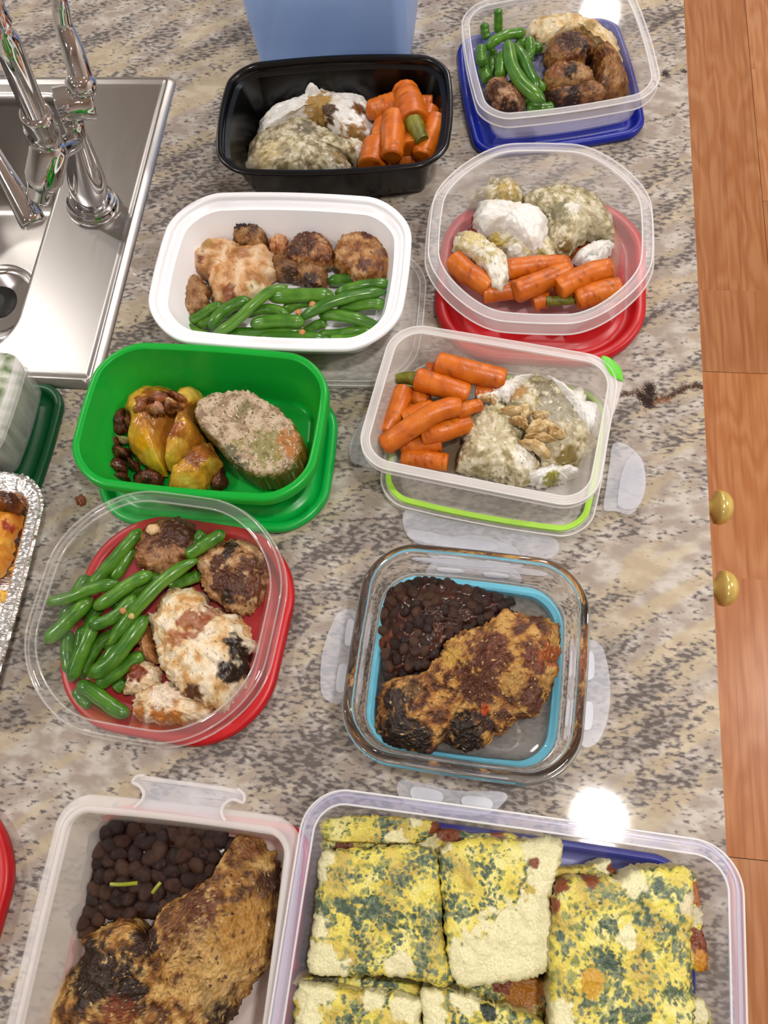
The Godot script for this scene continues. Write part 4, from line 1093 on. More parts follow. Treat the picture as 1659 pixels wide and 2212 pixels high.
	lump("chicken_piece", "small brown scrap between the beans and the chicken in the clear tub", "chicken", [-504, -207, -504, -233, -495, -239, -485, -216, -471, -188, -481, -185], 0.012, 0.018, chicken_look([], ["7a4a28", "a06a3c", "b98454"]))

func carrots() -> void:
	var g := "carrots in the frosted box"
	carrot("thickest carrot lying at the far side of the frosted box with lime corner", [Vector3(-0.0386, 0.044, -0.3519), Vector3(-0.0196, 0.045, -0.3468), Vector3(-0.0008, 0.044, -0.3429), Vector3(0.0175, 0.042, -0.3403)], 0.0100, 0.92, [], g)
	carrot("carrot with a yellow-green stem at the far left of the frosted box", [Vector3(-0.0554, 0.04, -0.3391), Vector3(-0.0422, 0.04, -0.3356), Vector3(-0.0248, 0.04, -0.3306), Vector3(-0.0114, 0.038, -0.3271)], 0.0098, 0.95, [Vector3(-0.0548, 0.04, -0.339), Vector3(-0.063, 0.04, -0.3395), Vector3(-0.0728, 0.039, -0.3389)], g)
	carrot("upright tapered carrot along the left wall of the frosted box", [Vector3(-0.0655, 0.034, -0.3314), Vector3(-0.0677, 0.036, -0.318), Vector3(-0.0719, 0.036, -0.3037), Vector3(-0.0778, 0.034, -0.2902)], 0.0088, 0.80, [], g)
	carrot("long bent carrot lying on top at the lower left of the frosted box", [Vector3(-0.0772, 0.036, -0.2785), Vector3(-0.0599, 0.044, -0.2882), Vector3(-0.0394, 0.05, -0.3014), Vector3(-0.0262, 0.05, -0.3076), Vector3(-0.0173, 0.048, -0.3101)], 0.0092, 0.9, [], g)
	carrot("carrot with a slanted cut end under the bent carrot of the frosted box", [Vector3(-0.0314, 0.028, -0.2892), Vector3(-0.0451, 0.028, -0.2867), Vector3(-0.0651, 0.027, -0.2823)], 0.0090, 0.7, [], g)
	carrot("carrot pointing under the fish left of the fillet in the frosted box", [Vector3(-0.0467, 0.034, -0.2902), Vector3(-0.0315, 0.037, -0.2932), Vector3(-0.0196, 0.036, -0.2987), Vector3(-0.0092, 0.034, -0.3037)], 0.0090, 0.95, [], g)
	carrot("carrot lowest along the near wall of the frosted box", [Vector3(-0.0631, 0.024, -0.2753), Vector3(-0.0459, 0.024, -0.274), Vector3(-0.0248, 0.024, -0.2718)], 0.0080, 0.95, [], g)
	carrot("short tapered carrot between the bent carrot and the fish of the frosted box", [Vector3(-0.0202, 0.044, -0.3073), Vector3(-0.0113, 0.044, -0.3112), Vector3(-0.0009, 0.042, -0.3166)], 0.0062, 0.85, [], g)
	carrot("carrot stub behind the upright carrot of the frosted box", [Vector3(-0.0615, 0.026, -0.331), Vector3(-0.0531, 0.028, -0.3276), Vector3(-0.0449, 0.028, -0.3235)], 0.0080, 0.9, [], g)
	carrot("carrot stub touching the white fish at the far middle of the frosted box", [Vector3(-0.0062, 0.032, -0.333), Vector3(0.0032, 0.032, -0.3329), Vector3(0.0126, 0.03, -0.3338)], 0.0076, 0.95, [], g)
	carrot("carrot hidden behind the bent carrot at the left of the frosted box", [Vector3(-0.0634, 0.034, -0.3035), Vector3(-0.0513, 0.036, -0.31), Vector3(-0.0393, 0.036, -0.3155)], 0.0080, 0.8, [], g)
	carrot("carrot deep in the shadow at the left of the frosted box", [Vector3(-0.0637, 0.022, -0.3169), Vector3(-0.0562, 0.022, -0.3227), Vector3(-0.0401, 0.022, -0.3217)], 0.0078, 0.85, [], g)
	carrot("small carrot behind the stemmed carrot of the frosted box", [Vector3(-0.0486, 0.03, -0.3527), Vector3(-0.0391, 0.03, -0.3538), Vector3(-0.0294, 0.03, -0.3521)], 0.0072, 0.9, [], g)
	g = "carrots in the frosted tub"
	carrot("carrot at the left wall partly under the fish strip of the frosted tub", [Vector3(-0.0337, 0.032, -0.4656), Vector3(-0.021, 0.032, -0.4531), Vector3(-0.0091, 0.032, -0.4443), Vector3(0.0007, 0.03, -0.4392)], 0.0105, 0.92, [], g)
	carrot("straight carrot under the white fish running right in the frosted tub", [Vector3(0.0153, 0.034, -0.455), Vector3(0.0335, 0.035, -0.4582), Vector3(0.0502, 0.035, -0.4615), Vector3(0.0687, 0.033, -0.4654)], 0.0098, 0.62, [], g)
	carrot("carrot with a slanted left end below the straight carrot of the frosted tub", [Vector3(0.0223, 0.036, -0.4303), Vector3(0.0377, 0.036, -0.4382), Vector3(0.0524, 0.035, -0.4473), Vector3(0.0683, 0.032, -0.4593)], 0.0102, 0.80, [], g)
	carrot("long right carrot above the last one in the frosted tub", [Vector3(0.0583, 0.034, -0.4359), Vector3(0.0727, 0.035, -0.4446), Vector3(0.0874, 0.035, -0.453), Vector3(0.1033, 0.033, -0.4595)], 0.0102, 0.95, [], g)
	carrot("carrot lowest at the right near wall of the frosted tub", [Vector3(0.111, 0.03, -0.4406), Vector3(0.0972, 0.031, -0.4371), Vector3(0.0844, 0.031, -0.4322), Vector3(0.0745, 0.03, -0.4282)], 0.0108, 0.85, [], g)
	carrot("carrot lowest at the left near wall of the frosted tub", [Vector3(-0.0046, 0.026, -0.4351), Vector3(0.0104, 0.027, -0.4365), Vector3(0.0272, 0.027, -0.44)], 0.0085, 0.85, [], g)
	carrot("small carrot with an olive stem at the near wall of the frosted tub", [Vector3(0.0383, 0.022, -0.4293), Vector3(0.0447, 0.023, -0.4322), Vector3(0.0521, 0.023, -0.4324)], 0.0080, 0.9, [Vector3(0.05, 0.026, -0.4295), Vector3(0.0611, 0.027, -0.4292), Vector3(0.0741, 0.026, -0.4304)], g)
	g = "carrots in the black tray"
	carrot("carrot lying sideways next to the fish in the black tray", [Vector3(-0.097, 0.036, -0.6408), Vector3(-0.1061, 0.036, -0.6404), Vector3(-0.1168, 0.035, -0.6394), Vector3(-0.1273, 0.032, -0.6416)], 0.0140, 0.62, [], g)
	carrot("topmost upright carrot with an olive stem in the black tray", [Vector3(-0.0787, 0.046, -0.6099), Vector3(-0.0828, 0.046, -0.6235), Vector3(-0.0873, 0.044, -0.6396), Vector3(-0.0927, 0.04, -0.6561)], 0.0150, 0.88, [Vector3(-0.0791, 0.05, -0.6076), Vector3(-0.0745, 0.05, -0.5962), Vector3(-0.0694, 0.048, -0.586)], g)
	carrot("upright carrot standing in the middle of the black tray carrots", [Vector3(-0.0982, 0.044, -0.6188), Vector3(-0.0978, 0.046, -0.6002), Vector3(-0.097, 0.046, -0.583), Vector3(-0.0967, 0.044, -0.57)], 0.0125, 0.82, [], g)
	carrot("carrot at the lower left of the black tray carrots", [Vector3(-0.114, 0.03, -0.5991), Vector3(-0.1157, 0.03, -0.5856), Vector3(-0.1171, 0.03, -0.5703)], 0.0145, 0.95, [], g)
	carrot("short carrot behind the middle upright carrot of the black tray", [Vector3(-0.1099, 0.03, -0.6268), Vector3(-0.1118, 0.03, -0.6149), Vector3(-0.112, 0.03, -0.6011)], 0.0105, 0.9, [], g)
	carrot("round carrot end in front of the stemmed carrot in the black tray", [Vector3(-0.0803, 0.034, -0.5858), Vector3(-0.0822, 0.034, -0.5992), Vector3(-0.0818, 0.034, -0.6129)], 0.0145, 0.9, [], g)
	carrot("carrot leaning along the right wall of the black tray", [Vector3(-0.059, 0.04, -0.6203), Vector3(-0.0616, 0.04, -0.6048), Vector3(-0.0658, 0.038, -0.5915), Vector3(-0.07, 0.036, -0.5782)], 0.0115, 0.9, [], g)
	carrot("carrot stub behind the stemmed carrot at the far right of the black tray", [Vector3(-0.0774, 0.034, -0.6426), Vector3(-0.0715, 0.034, -0.6446), Vector3(-0.0647, 0.034, -0.6447)], 0.0100, 0.95, [], g)
	carrot("short carrot at the right between wall and stem in the black tray", [Vector3(-0.0661, 0.038, -0.6343), Vector3(-0.0676, 0.038, -0.6244), Vector3(-0.0693, 0.036, -0.6167)], 0.0095, 0.9, [], g)
	carrot("carrot half hidden at the near wall of the black tray, right one", [Vector3(-0.0905, 0.022, -0.5919), Vector3(-0.0829, 0.022, -0.591), Vector3(-0.0754, 0.022, -0.592)], 0.0110, 0.9, [], g)
	carrot("carrot half hidden at the near wall of the black tray, left one", [Vector3(-0.1085, 0.02, -0.5878), Vector3(-0.1009, 0.02, -0.5879), Vector3(-0.0919, 0.02, -0.589)], 0.0100, 0.9, [], g)

func fish() -> void:
	# frosted box
	var br := hx("8a6a3c")
	lump("fish_fillet", "beige fish fillet nearest the carrots in the frosted box with lime corner", "fish", [-28, -608, -17, -634, 7, -652, 35, -657, 61, -627, 73, -600, 67, -586, 84, -567, 100, -537, 71, -516, 41, -519, -29, -535, -33, -553, -26, -581], 0.0125, 0.030, fish_look([[Vector2(-0.0093, -0.2778), 0.012, hx("7f6a44"), 0.6], [Vector2(0.0355, -0.2737), 0.016, hx("f2ede0")], [Vector2(0.0076, -0.2963), 0.030, hx("c9bd9a"), 0.7]]).merged({"nr": 44, "ns": 150}))
	lump("fish_fillet", "larger grey-skinned fish fillet at the right of the frosted box with lime corner", "fish", [22, -667, 43, -693, 80, -710, 99, -710, 117, -704, 140, -676, 158, -649, 174, -618, 184, -599, 174, -574, 150, -550, 121, -535, 100, -540, 84, -566, 68, -603, 52, -633], 0.0125, 0.031, fish_look([[Vector2(0.062, -0.316), 0.030, hx("9a9484"), 0.8], [Vector2(0.0496, -0.3361), 0.018, hx("6b6042"), 0.8], [Vector2(0.0271, -0.3316), 0.016, hx("b58b52")], [Vector2(0.0611, -0.2858), 0.026, hx("b5aa8c"), 0.8], [Vector2(0.0704, -0.2747), 0.018, hx("8c7a40")]]).merged({"nr": 44, "ns": 150, "mat": "wet"}))
	lump("fish_flake", "bright white fish strip along the right wall of the frosted box", "fish", [99, -702, 116, -693, 136, -673, 156, -680, 165, -665, 169, -651, 186, -647, 191, -621, 186, -601, 174, -597, 162, -610, 146, -636, 126, -666], 0.028, 0.016, white_look())
	lump("fish_flake", "pointed white fish flake at the far left of the fillets in the frosted box", "fish", [14, -673, 42, -688, 79, -700, 61, -679, 44, -650, 28, -649, 19, -660], 0.030, 0.015, white_look())
	lump("fish_flake", "small tan fish flake pointing left at the carrots in the frosted box", "fish", [-13, -652, 6, -656, 28, -661, 25, -648, 7, -646], 0.034, 0.009, white_look([[Vector2(0.0049, -0.321), 0.012, hx("d9b57c")]]))
	var k := 0
	for q in [[[28, -623, 43, -629, 66, -628, 79, -621, 64, -616, 43, -617], "left end of the shredded row"], [[43, -608, 58, -611, 71, -601, 75, -593, 58, -596], "below the left shreds"], [[60, -628, 73, -632, 74, -612, 64, -606], "upright"], [[73, -598, 87, -608, 110, -606, 115, -593, 96, -589, 79, -585], "curled, in the middle of the row"], [[68, -577, 82, -583, 105, -581, 117, -574, 97, -572], "under the curled one"], [[102, -599, 116, -598, 132, -583, 128, -577, 108, -580], "striped, at the right end of the row"], [[62, -571, 80, -574, 103, -562, 109, -549, 101, -545, 80, -557, 64, -563], "largest and lowest of the row"], [[82, -619, 99, -622, 108, -614, 91, -609], "brown, behind the middle"]]:
		lump("fish_flake", "tan fish shred in the frosted box, %s" % q[1], "fish", q[0], 0.040 + 0.001 * (k % 3), 0.0085, {"c": [hx("a67c42"), hx("d3b47c"), hx("e6d2a6")], "f": 90.0, "ridge": 0.0008, "rf": 220.0, "mat": "flesh", "ns": 44, "nr": 12, "bump": 0.0006}, "fish shreds in the frosted box")
		k += 1
	lump("fish_flake", "white crumbly fish flake at the near right corner of the frosted box", "fish", [71, -524, 86, -536, 104, -542, 139, -549, 159, -541, 140, -528, 122, -519, 104, -513], 0.014, 0.020, white_look([[Vector2(0.0589, -0.2583), 0.012, hx("a3a04c")]]))
	# frosted tub
	lump("fish_fillet", "large grey-green skinned fish fillet at the far side of the frosted tub", "fish", [53, -1092, 78, -1106, 110, -1113, 149, -1109, 181, -1095, 206, -1064, 216, -1030, 217, -1002, 189, -1010, 154, -995, 138, -966, 117, -973, 97, -1008, 88, -1042, 64, -1067], 0.0105, 0.030, fish_look([[Vector2(0.0577, -0.5166), 0.020, hx("757052"), 0.8], [Vector2(0.0709, -0.5193), 0.012, hx("f0ece0")], [Vector2(0.0842, -0.5076), 0.024, hx("cfc4a2"), 0.7], [Vector2(0.0665, -0.4839), 0.014, hx("8a7440")]]).merged({"nr": 46, "ns": 150}))
	lump("fish_fillet", "bright white fish slab in front of the skinned fillet in the frosted tub", "fish", [-34, -1022, -31, -1049, -13, -1058, 20, -1056, 63, -1049, 95, -1029, 97, -996, 77, -962, 50, -978, 15, -998, -20, -1001], 0.020, 0.026, white_look().merged({"tilt": Vector2(0.0, -0.15)}))
	lump("fish_flake", "golden fish scrap with a pointed left end at the far left of the frosted tub", "fish", [-50, -1081, -21, -1100, -11, -1126, 14, -1133, 38, -1127, 52, -1106, 48, -1077, 12, -1073, -26, -1075], 0.0105, 0.025, fish_look([[Vector2(0.0115, -0.5439), 0.016, hx("c9ae6a")], [Vector2(-0.0159, -0.5358), 0.014, hx("94803c")]], ["9a8448", "c6b274", "e8dfc0"]))
	lump("fish_flake", "slanting white and tan fish strip over the left carrot in the frosted tub", "fish", [-70, -950, -58, -984, -35, -988, -7, -966, 17, -943, 34, -915, 31, -879, 16, -866, 1, -878, -16, -914, -40, -932], 0.030, 0.016, fish_look([[Vector2(-0.0189, -0.4798), 0.018, hx("dcc98c")], [Vector2(0.0092, -0.449), 0.018, hx("f3efe4")]], ["bfae7c", "dccfa6", "f1ecdd"]))
	lump("fish_flake", "yellowish fish scrap below the white slab in the frosted tub", "fish", [-24, -1015, 11, -1015, 43, -1002, 98, -1013, 118, -982, 107, -959, 68, -954, 35, -952, 21, -972, -3, -983], 0.0105, 0.019, fish_look([[Vector2(0.0217, -0.4805), 0.014, hx("f3efe6")], [Vector2(0.002, -0.492), 0.016, hx("c2a94c")]], ["a8975e", "d4c696", "ece5cf"]))
	k = 0
	for q in [[[153, -973, 176, -993, 210, -1003, 215, -989, 195, -975, 169, -960], "largest of them"], [[184, -963, 195, -985, 212, -983, 201, -959], "at the right"], [[164, -947, 177, -962, 196, -953, 181, -938], "nearest the carrots"], [[150, -964, 169, -965, 173, -951, 154, -948], "at the left"]]:
		lump("fish_flake", "torn white fish flake at the right of the frosted tub, %s" % q[1], "fish", q[0], 0.013 + 0.001 * k, 0.013, white_look().merged({"ns": 44, "nr": 12}), "torn flakes in the frosted tub")
		k += 1
	# black tray
	lump("fish_fillet", "white fish piece with brown spots at the far side of the black tray", "fish", [-483, -1255, -481, -1280, -468, -1305, -444, -1314, -402, -1339, -377, -1343, -358, -1352, -329, -1346, -293, -1338, -260, -1332, -238, -1269, -243, -1238, -273, -1230, -307, -1242, -334, -1256, -367, -1268, -411, -1268, -450, -1247, -477, -1236], 0.003, 0.036, white_look([[Vector2(-0.1751, -0.6419), 0.030, hx("b8924e")], [Vector2(-0.1643, -0.6358), 0.013, hx("4f2f16")], [Vector2(-0.137, -0.6423), 0.013, hx("7a4a20")], [Vector2(-0.1487, -0.6121), 0.020, hx("c59a52")], [Vector2(-0.1383, -0.6142), 0.022, hx("9c7440")]]).merged({"nr": 46, "ns": 150, "rough": 0.0026, "k": 0.9}))
	lump("fish_fillet", "grey-beige skinned fish piece at the near left of the black tray", "fish", [-495, -1216, -484, -1236, -452, -1257, -414, -1282, -389, -1286, -362, -1274, -324, -1250, -290, -1226, -254, -1207, -268, -1183, -295, -1190, -276, -1157, -352, -1147, -483, -1151, -492, -1184], 0.003, 0.034, fish_look([[Vector2(-0.1853, -0.6137), 0.018, hx("716a58"), 0.8], [Vector2(-0.2074, -0.5746), 0.014, hx("6c5d3c"), 0.8], [Vector2(-0.1513, -0.5696), 0.024, hx("f0ece2")], [Vector2(-0.1501, -0.5849), 0.014, hx("8d7440")], [Vector2(-0.2203, -0.5861), 0.022, hx("cbb684"), 0.8]], ["857a5c", "ab9d78", "c8ba94", "e0d6bc"]).merged({"nr": 46, "ns": 150, "mat": "wet"}))
	lump("fish_flake", "small white fish flake sticking up behind the fish in the black tray", "fish", [-382, -1329, -367, -1330, -354, -1318, -371, -1312], 0.028, 0.016, white_look().merged({"ns": 40, "nr": 12}))
	lump("fish_flake", "white flake lying at the right of the skinned piece in the black tray", "fish", [-293, -1222, -272, -1228, -254, -1207, -264, -1187, -286, -1190], 0.010, 0.020, fish_look([[Vector2(-0.14, -0.593), 0.010, hx("8f7340")]], ["cdbd98", "e8dfca", "f4f0e6"]).merged({"ns": 60, "nr": 16}))

func frosted_box_food() -> void:
	lump("chicken_piece", "long pale chicken slice at the far side of the blue-lidded box", "chicken", [41, -1539, 76, -1554, 117, -1559, 152, -1553, 173, -1536, 196, -1529, 203, -1511, 224, -1496, 235, -1447, 233, -1432, 210, -1460, 180, -1477, 157, -1490, 111, -1494, 83, -1481, 62, -1489, 45, -1512], 0.0095, 0.026, chicken_look([[Vector2(0.0832, -0.7501), 0.012, hx("a5884c")], [Vector2(0.0279, -0.7458), 0.010, hx("8f7040")]], ["cfa770", "e2c794", "ecd8ae", "f0dfbe"]).merged({"nr": 40, "ns": 140}))
	var b := hx("371d10")
	lump("meat_patty", "upper of the two stacked patties left of the sausage in the blue-lidded box", "meat patty", [82, -1435, 90, -1462, 109, -1482, 139, -1487, 162, -1475, 179, -1458, 172, -1438, 156, -1420, 133, -1410, 106, -1407, 85, -1420], 0.018, 0.024, patty_look([[Vector2(0.0648, -0.7231), 0.022, hx("43220f")], [Vector2(0.0816, -0.7174), 0.014, b]], ["6b3f20", "8a5a30", "a8783f"]))
	lump("meat_patty", "middle patty with a charred notch in the blue-lidded box", "meat patty", [80, -1379, 100, -1405, 124, -1408, 152, -1406, 174, -1388, 178, -1368, 157, -1350, 123, -1349, 89, -1353], 0.018, 0.022, patty_look([[Vector2(0.0656, -0.6859), 0.013, hx("2c170d")], [Vector2(0.05, -0.6875), 0.016, hx("8f5227"), 0.8]], ["74482a", "946538", "b08656"]))
	lump("sausage", "long brown sausage at the right wall of the blue-lidded box", "sausage", [173, -1446, 181, -1475, 197, -1485, 214, -1468, 230, -1436, 241, -1392, 248, -1368, 239, -1348, 211, -1339, 187, -1345, 179, -1380, 181, -1411], 0.0095, 0.030, patty_look([[Vector2(0.0972, -0.711), 0.014, hx("6a3a1c")], [Vector2(0.0931, -0.6782), 0.018, hx("4d2a14"), 0.8]], ["6e4420", "8d5c2c", "a4763c"], 2.3))
	lump("meat_patty", "dark patty lowest at the near wall of the blue-lidded box", "meat patty", [83, -1345, 102, -1367, 127, -1367, 159, -1374, 188, -1377, 216, -1357, 204, -1340, 159, -1328, 114, -1325, 92, -1330], 0.0095, 0.022, patty_look([[Vector2(0.0504, -0.6655), 0.018, hx("3a1e10")], [Vector2(0.0683, -0.6625), 0.020, hx("2f190d")]], ["5f3a1e", "86562c", "a07240"]))
	lump("meat_patty", "small tan patty fragment in the near left corner of the blue-lidded box", "meat patty", [-32, -1359, -16, -1376, 7, -1376, 17, -1358, 44, -1336, 42, -1312, 10, -1309, -11, -1322, -21, -1338], 0.014, 0.022, patty_look([[Vector2(-0.004, -0.6694), 0.014, hx("5d351a")], [Vector2(0.0038, -0.6534), 0.010, hx("3d2212")], [Vector2(0.0128, -0.6534), 0.009, hx("3d2212")]], ["8d5e3a", "b0835c", "c39c78"]))
	var g := "green beans in the blue-lidded box"
	bean("bean standing up against the far wall of the blue-lidded box", [Vector3(-0.0075, 0.046, -0.7617), Vector3(-0.0067, 0.038, -0.7573), Vector3(-0.0061, 0.026, -0.7521)], 0.0042, g)
	bean("short bean pointing up at the far left of the blue-lidded box", [Vector3(-0.0205, 0.036, -0.7544), Vector3(-0.0194, 0.03, -0.7497), Vector3(-0.017, 0.024, -0.7457)], 0.0044, g)
	bean("bent bean arching across the far beans in the blue-lidded box", [Vector3(-0.0179, 0.03, -0.7244), Vector3(-0.009, 0.036, -0.729), Vector3(0.0022, 0.037, -0.7357), Vector3(0.0213, 0.032, -0.7458)], 0.0048, g)
	bean("longest bean running down to the near wall of the blue-lidded box", [Vector3(0.0037, 0.04, -0.7239), Vector3(0.0096, 0.04, -0.6892), Vector3(0.0218, 0.038, -0.6671), Vector3(0.0426, 0.034, -0.6498)], 0.0062, g)
	bean("bean right of the longest bean in the blue-lidded box", [Vector3(0.0074, 0.036, -0.724), Vector3(0.0195, 0.036, -0.7049), Vector3(0.0271, 0.034, -0.6854), Vector3(0.0358, 0.03, -0.6686)], 0.0056, g)
	bean("bean along the left wall of the blue-lidded box", [Vector3(-0.0221, 0.032, -0.7252), Vector3(-0.0217, 0.034, -0.7108), Vector3(-0.0196, 0.032, -0.7005)], 0.0054, g)
	bean("bean end low at the left wall of the blue-lidded box", [Vector3(-0.0192, 0.022, -0.7092), Vector3(-0.017, 0.022, -0.7012), Vector3(-0.0124, 0.02, -0.6925)], 0.0056, g)
	bean("shiny upright bean left of the longest bean in the blue-lidded box", [Vector3(-0.0002, 0.032, -0.7162), Vector3(-0.0008, 0.033, -0.6992), Vector3(-0.001, 0.03, -0.6855)], 0.0058, g)
	bean("bean pointing down between the patties and the beans of the blue-lidded box", [Vector3(0.0244, 0.032, -0.7385), Vector3(0.0268, 0.03, -0.7232), Vector3(0.0235, 0.026, -0.7106)], 0.0048, g)
	bean("bean under the chicken slice in the blue-lidded box", [Vector3(0.0109, 0.026, -0.7388), Vector3(0.0251, 0.026, -0.7346), Vector3(0.0393, 0.024, -0.7313)], 0.0050, g)
	bean("dark bean in the shade at the left of the blue-lidded box", [Vector3(-0.0111, 0.022, -0.735), Vector3(-0.0108, 0.022, -0.7172), Vector3(-0.0093, 0.02, -0.7004)], 0.0052, g)
	bean("bean beside the lower patties of the blue-lidded box", [Vector3(0.0264, 0.024, -0.6987), Vector3(0.0334, 0.026, -0.6854), Vector3(0.0417, 0.026, -0.6739)], 0.0050, g)
	bean("bean flat on the floor in the near left of the blue-lidded box", [Vector3(0.0085, 0.016, -0.697), Vector3(0.0183, 0.017, -0.6802), Vector3(0.0302, 0.016, -0.6689)], 0.0054, g)
	bean("bean on the floor along the near wall of the blue-lidded box", [Vector3(0.0259, 0.016, -0.6628), Vector3(0.0395, 0.017, -0.6602), Vector3(0.0531, 0.016, -0.6629)], 0.0056, g)
	bean("bean on the floor in the near left corner of the blue-lidded box", [Vector3(0.0027, 0.015, -0.67), Vector3(0.0088, 0.016, -0.6612), Vector3(0.0192, 0.016, -0.6567)], 0.0050, g)

func green_tub_food() -> void:
	var sk := hx("7c4a20")
	var po := {"c": [hx("a8641c"), hx("c98e2a"), hx("d9a63a"), hx("e0ba55")], "f": 42.0, "k": 1.0, "b": 0.55, "m": 2.2, "bump": 0.0012, "bf": 60.0, "fine": 0.0002, "mat": "wet", "ns": 120, "nr": 36, "rough": 0.0006}
	lump("potato", "large yellow potato half with a brown seared top at the left of the green tub", "potato", [-616, -615, -610, -644, -595, -661, -570, -664, -545, -661, -524, -648, -516, -623, -516, -593, -524, -554, -524, -512, -522, -501, -539, -502, -564, -517, -584, -532, -596, -550, -597, -586, -606, -603], 0.0095, 0.036, po.merged({"spots": [[Vector2(-0.2721, -0.3054), 0.030, hx("8d4f22")], [Vector2(-0.2692, -0.2916), 0.024, hx("a8682c"), 0.8], [Vector2(-0.2611, -0.2814), 0.024, hx("b9782f"), 0.7], [Vector2(-0.2763, -0.2698), 0.012, hx("d99a12")], [Vector2(-0.2669, -0.2525), 0.020, hx("c9a818"), 0.7]]}))
	lump("potato", "potato half leaning against the herbed chop in the green tub", "potato", [-526, -654, -514, -666, -502, -667, -489, -657, -480, -641, -487, -616, -484, -596, -469, -574, -468, -555, -481, -543, -492, -529, -496, -514, -514, -508, -524, -514, -518, -549, -512, -587, -515, -624], 0.0095, 0.034, po.merged({"spots": [[Vector2(-0.246, -0.3008), 0.020, hx("9a5a26"), 0.8], [Vector2(-0.25, -0.283), 0.015, hx("8f4c24")], [Vector2(-0.2381, -0.2837), 0.018, hx("c07c2a"), 0.7], [Vector2(-0.2505, -0.2577), 0.014, hx("b5a02c"), 0.8]]}))
	lump("potato", "cut pale potato quarter at the near wall of the green tub", "potato", [-512, -480, -513, -504, -503, -518, -484, -541, -473, -556, -456, -563, -445, -549, -427, -526, -440, -503, -452, -477, -477, -470, -504, -471], 0.0095, 0.026, po.merged({"c": [hx("cfa048"), hx("e2c47c"), hx("ead49a")], "spots": [[Vector2(-0.2341, -0.2631), 0.022, hx("864a22")], [Vector2(-0.2279, -0.2692), 0.014, hx("a8682e")], [Vector2(-0.2236, -0.25), 0.007, hx("b98a28"), 0.8]]}))
	lump("pork_chop", "thick herb-speckled pork chop at the right of the green tub", "pork chop", [-476, -603, -466, -624, -438, -635, -393, -640, -367, -629, -328, -604, -303, -581, -286, -552, -287, -519, -309, -492, -348, -487, -385, -501, -413, -526, -438, -552, -463, -575], 0.0095, 0.0365, {"keep": 1, "c": [hx("8d7058"), hx("b09478"), hx("c3a98c"), hx("cdb79c")], "f": 80.0, "k": 1.3, "b": 0.55, "m": 14.0, "bump": 0.0008, "bf": 130.0, "fine": 0.0004, "ff": 420.0, "mat": "food", "ns": 190, "nr": 54, "edge": [hx("8d6a34"), 0.95], "specks": [[hx("5f5a1e"), 300.0, 0.30], [hx("dfd0b4"), 420.0, 0.36]], "spots": [[Vector2(-0.1688, -0.2674), 0.030, hx("7f7c2c"), 0.75], [Vector2(-0.1931, -0.3013), 0.012, hx("6c6430"), 0.7], [Vector2(-0.1937, -0.2692), 0.010, hx("8a8438"), 0.7], [Vector2(-0.1465, -0.2725), 0.026, hx("b0702c")], [Vector2(-0.2055, -0.2566), 0.022, hx("4c4c2a"), 0.8], [Vector2(-0.1946, -0.2465), 0.020, hx("3d3c20"), 0.8]]})
	var k := 0
	for q in [[[-576, -589, -572, -610, -561, -620, -551, -614, -553, -596, -556, -585, -566, -583], 0.040, "at the left of the heap on the potato"], [[-552, -607, -542, -625, -527, -627, -517, -619, -525, -605, -539, -597], 0.043, "top of the heap on the potato"], [[-525, -627, -515, -631, -497, -622, -490, -612, -503, -611, -518, -617], 0.041, "at the right of the heap on the potato"], [[-554, -589, -545, -598, -531, -598, -523, -588, -531, -582, -544, -580], 0.043, "lowest of the heap on the potato"], [[-527, -602, -515, -609, -501, -606, -492, -599, -506, -592, -519, -591], 0.042, "beside the pale bit on the potato"]]:
		lump("nut_piece", "brown glazed nut piece, %s" % q[2], "nut piece", q[0], q[1], 0.011, {"c": [hx("4f2814"), hx("82482a"), hx("a5683a")], "f": 90.0, "mat": "wet", "m": 2.2, "ns": 48, "nr": 14, "bump": 0.001}, "glazed nut pieces in the green tub")
	for q in [[[-539, -591, -534, -600, -525, -597, -521, -587, -530, -582, -537, -585], 0.048, "pinkish, on the potato top", "c48a6c"], [[-522, -606, -512, -609, -502, -605, -503, -599, -515, -599], 0.047, "cream, at the right of the potato top", "d8a878"], [[-623, -566, -611, -563, -599, -562, -596, -558, -609, -553, -617, -558], 0.016, "cream, by the left edge of the potato", "cdb67c"]]:
		lump("nut_piece", "pale nut piece, %s" % q[2], "nut piece", q[0], q[1], 0.009, {"c": [hx(q[3]), hx(q[3]).lightened(0.1)], "mat": "wet", "m": 2.2, "ns": 40, "nr": 12, "bump": 0.0008}, "pale nut pieces in the green tub")
	for q in [[[-630, -578, -632, -599, -627, -618, -619, -620, -612, -606, -602, -587, -607, -571, -623, -566], 0.018, "tall one left of the potato"], [[-651, -561, -644, -568, -628, -568, -618, -561, -612, -553, -622, -545, -634, -543, -644, -549], 0.014, "nearest the left wall"], [[-630, -539, -623, -550, -606, -549, -593, -539, -589, -528, -603, -524, -623, -530], 0.013, "below the one nearest the wall"], [[-629, -510, -623, -522, -609, -526, -598, -519, -595, -506, -610, -502], 0.012, "light brown, near the left wall"], [[-617, -489, -609, -498, -596, -501, -587, -492, -595, -485, -610, -485], 0.010, "at the near left corner"], [[-582, -490, -575, -506, -557, -513, -534, -507, -525, -493, -537, -481, -564, -479], 0.010, "large dark one in front of the potato"], [[-596, -527, -583, -525, -573, -515, -575, -506, -588, -510], 0.012, "between potato and dark piece"], [[-444, -499, -435, -511, -426, -520, -419, -503, -421, -486, -438, -480], 0.010, "in front of the chop"], [[-607, -595, -602, -607, -593, -595, -589, -578, -599, -577], 0.022, "tucked against the potato side"]]:
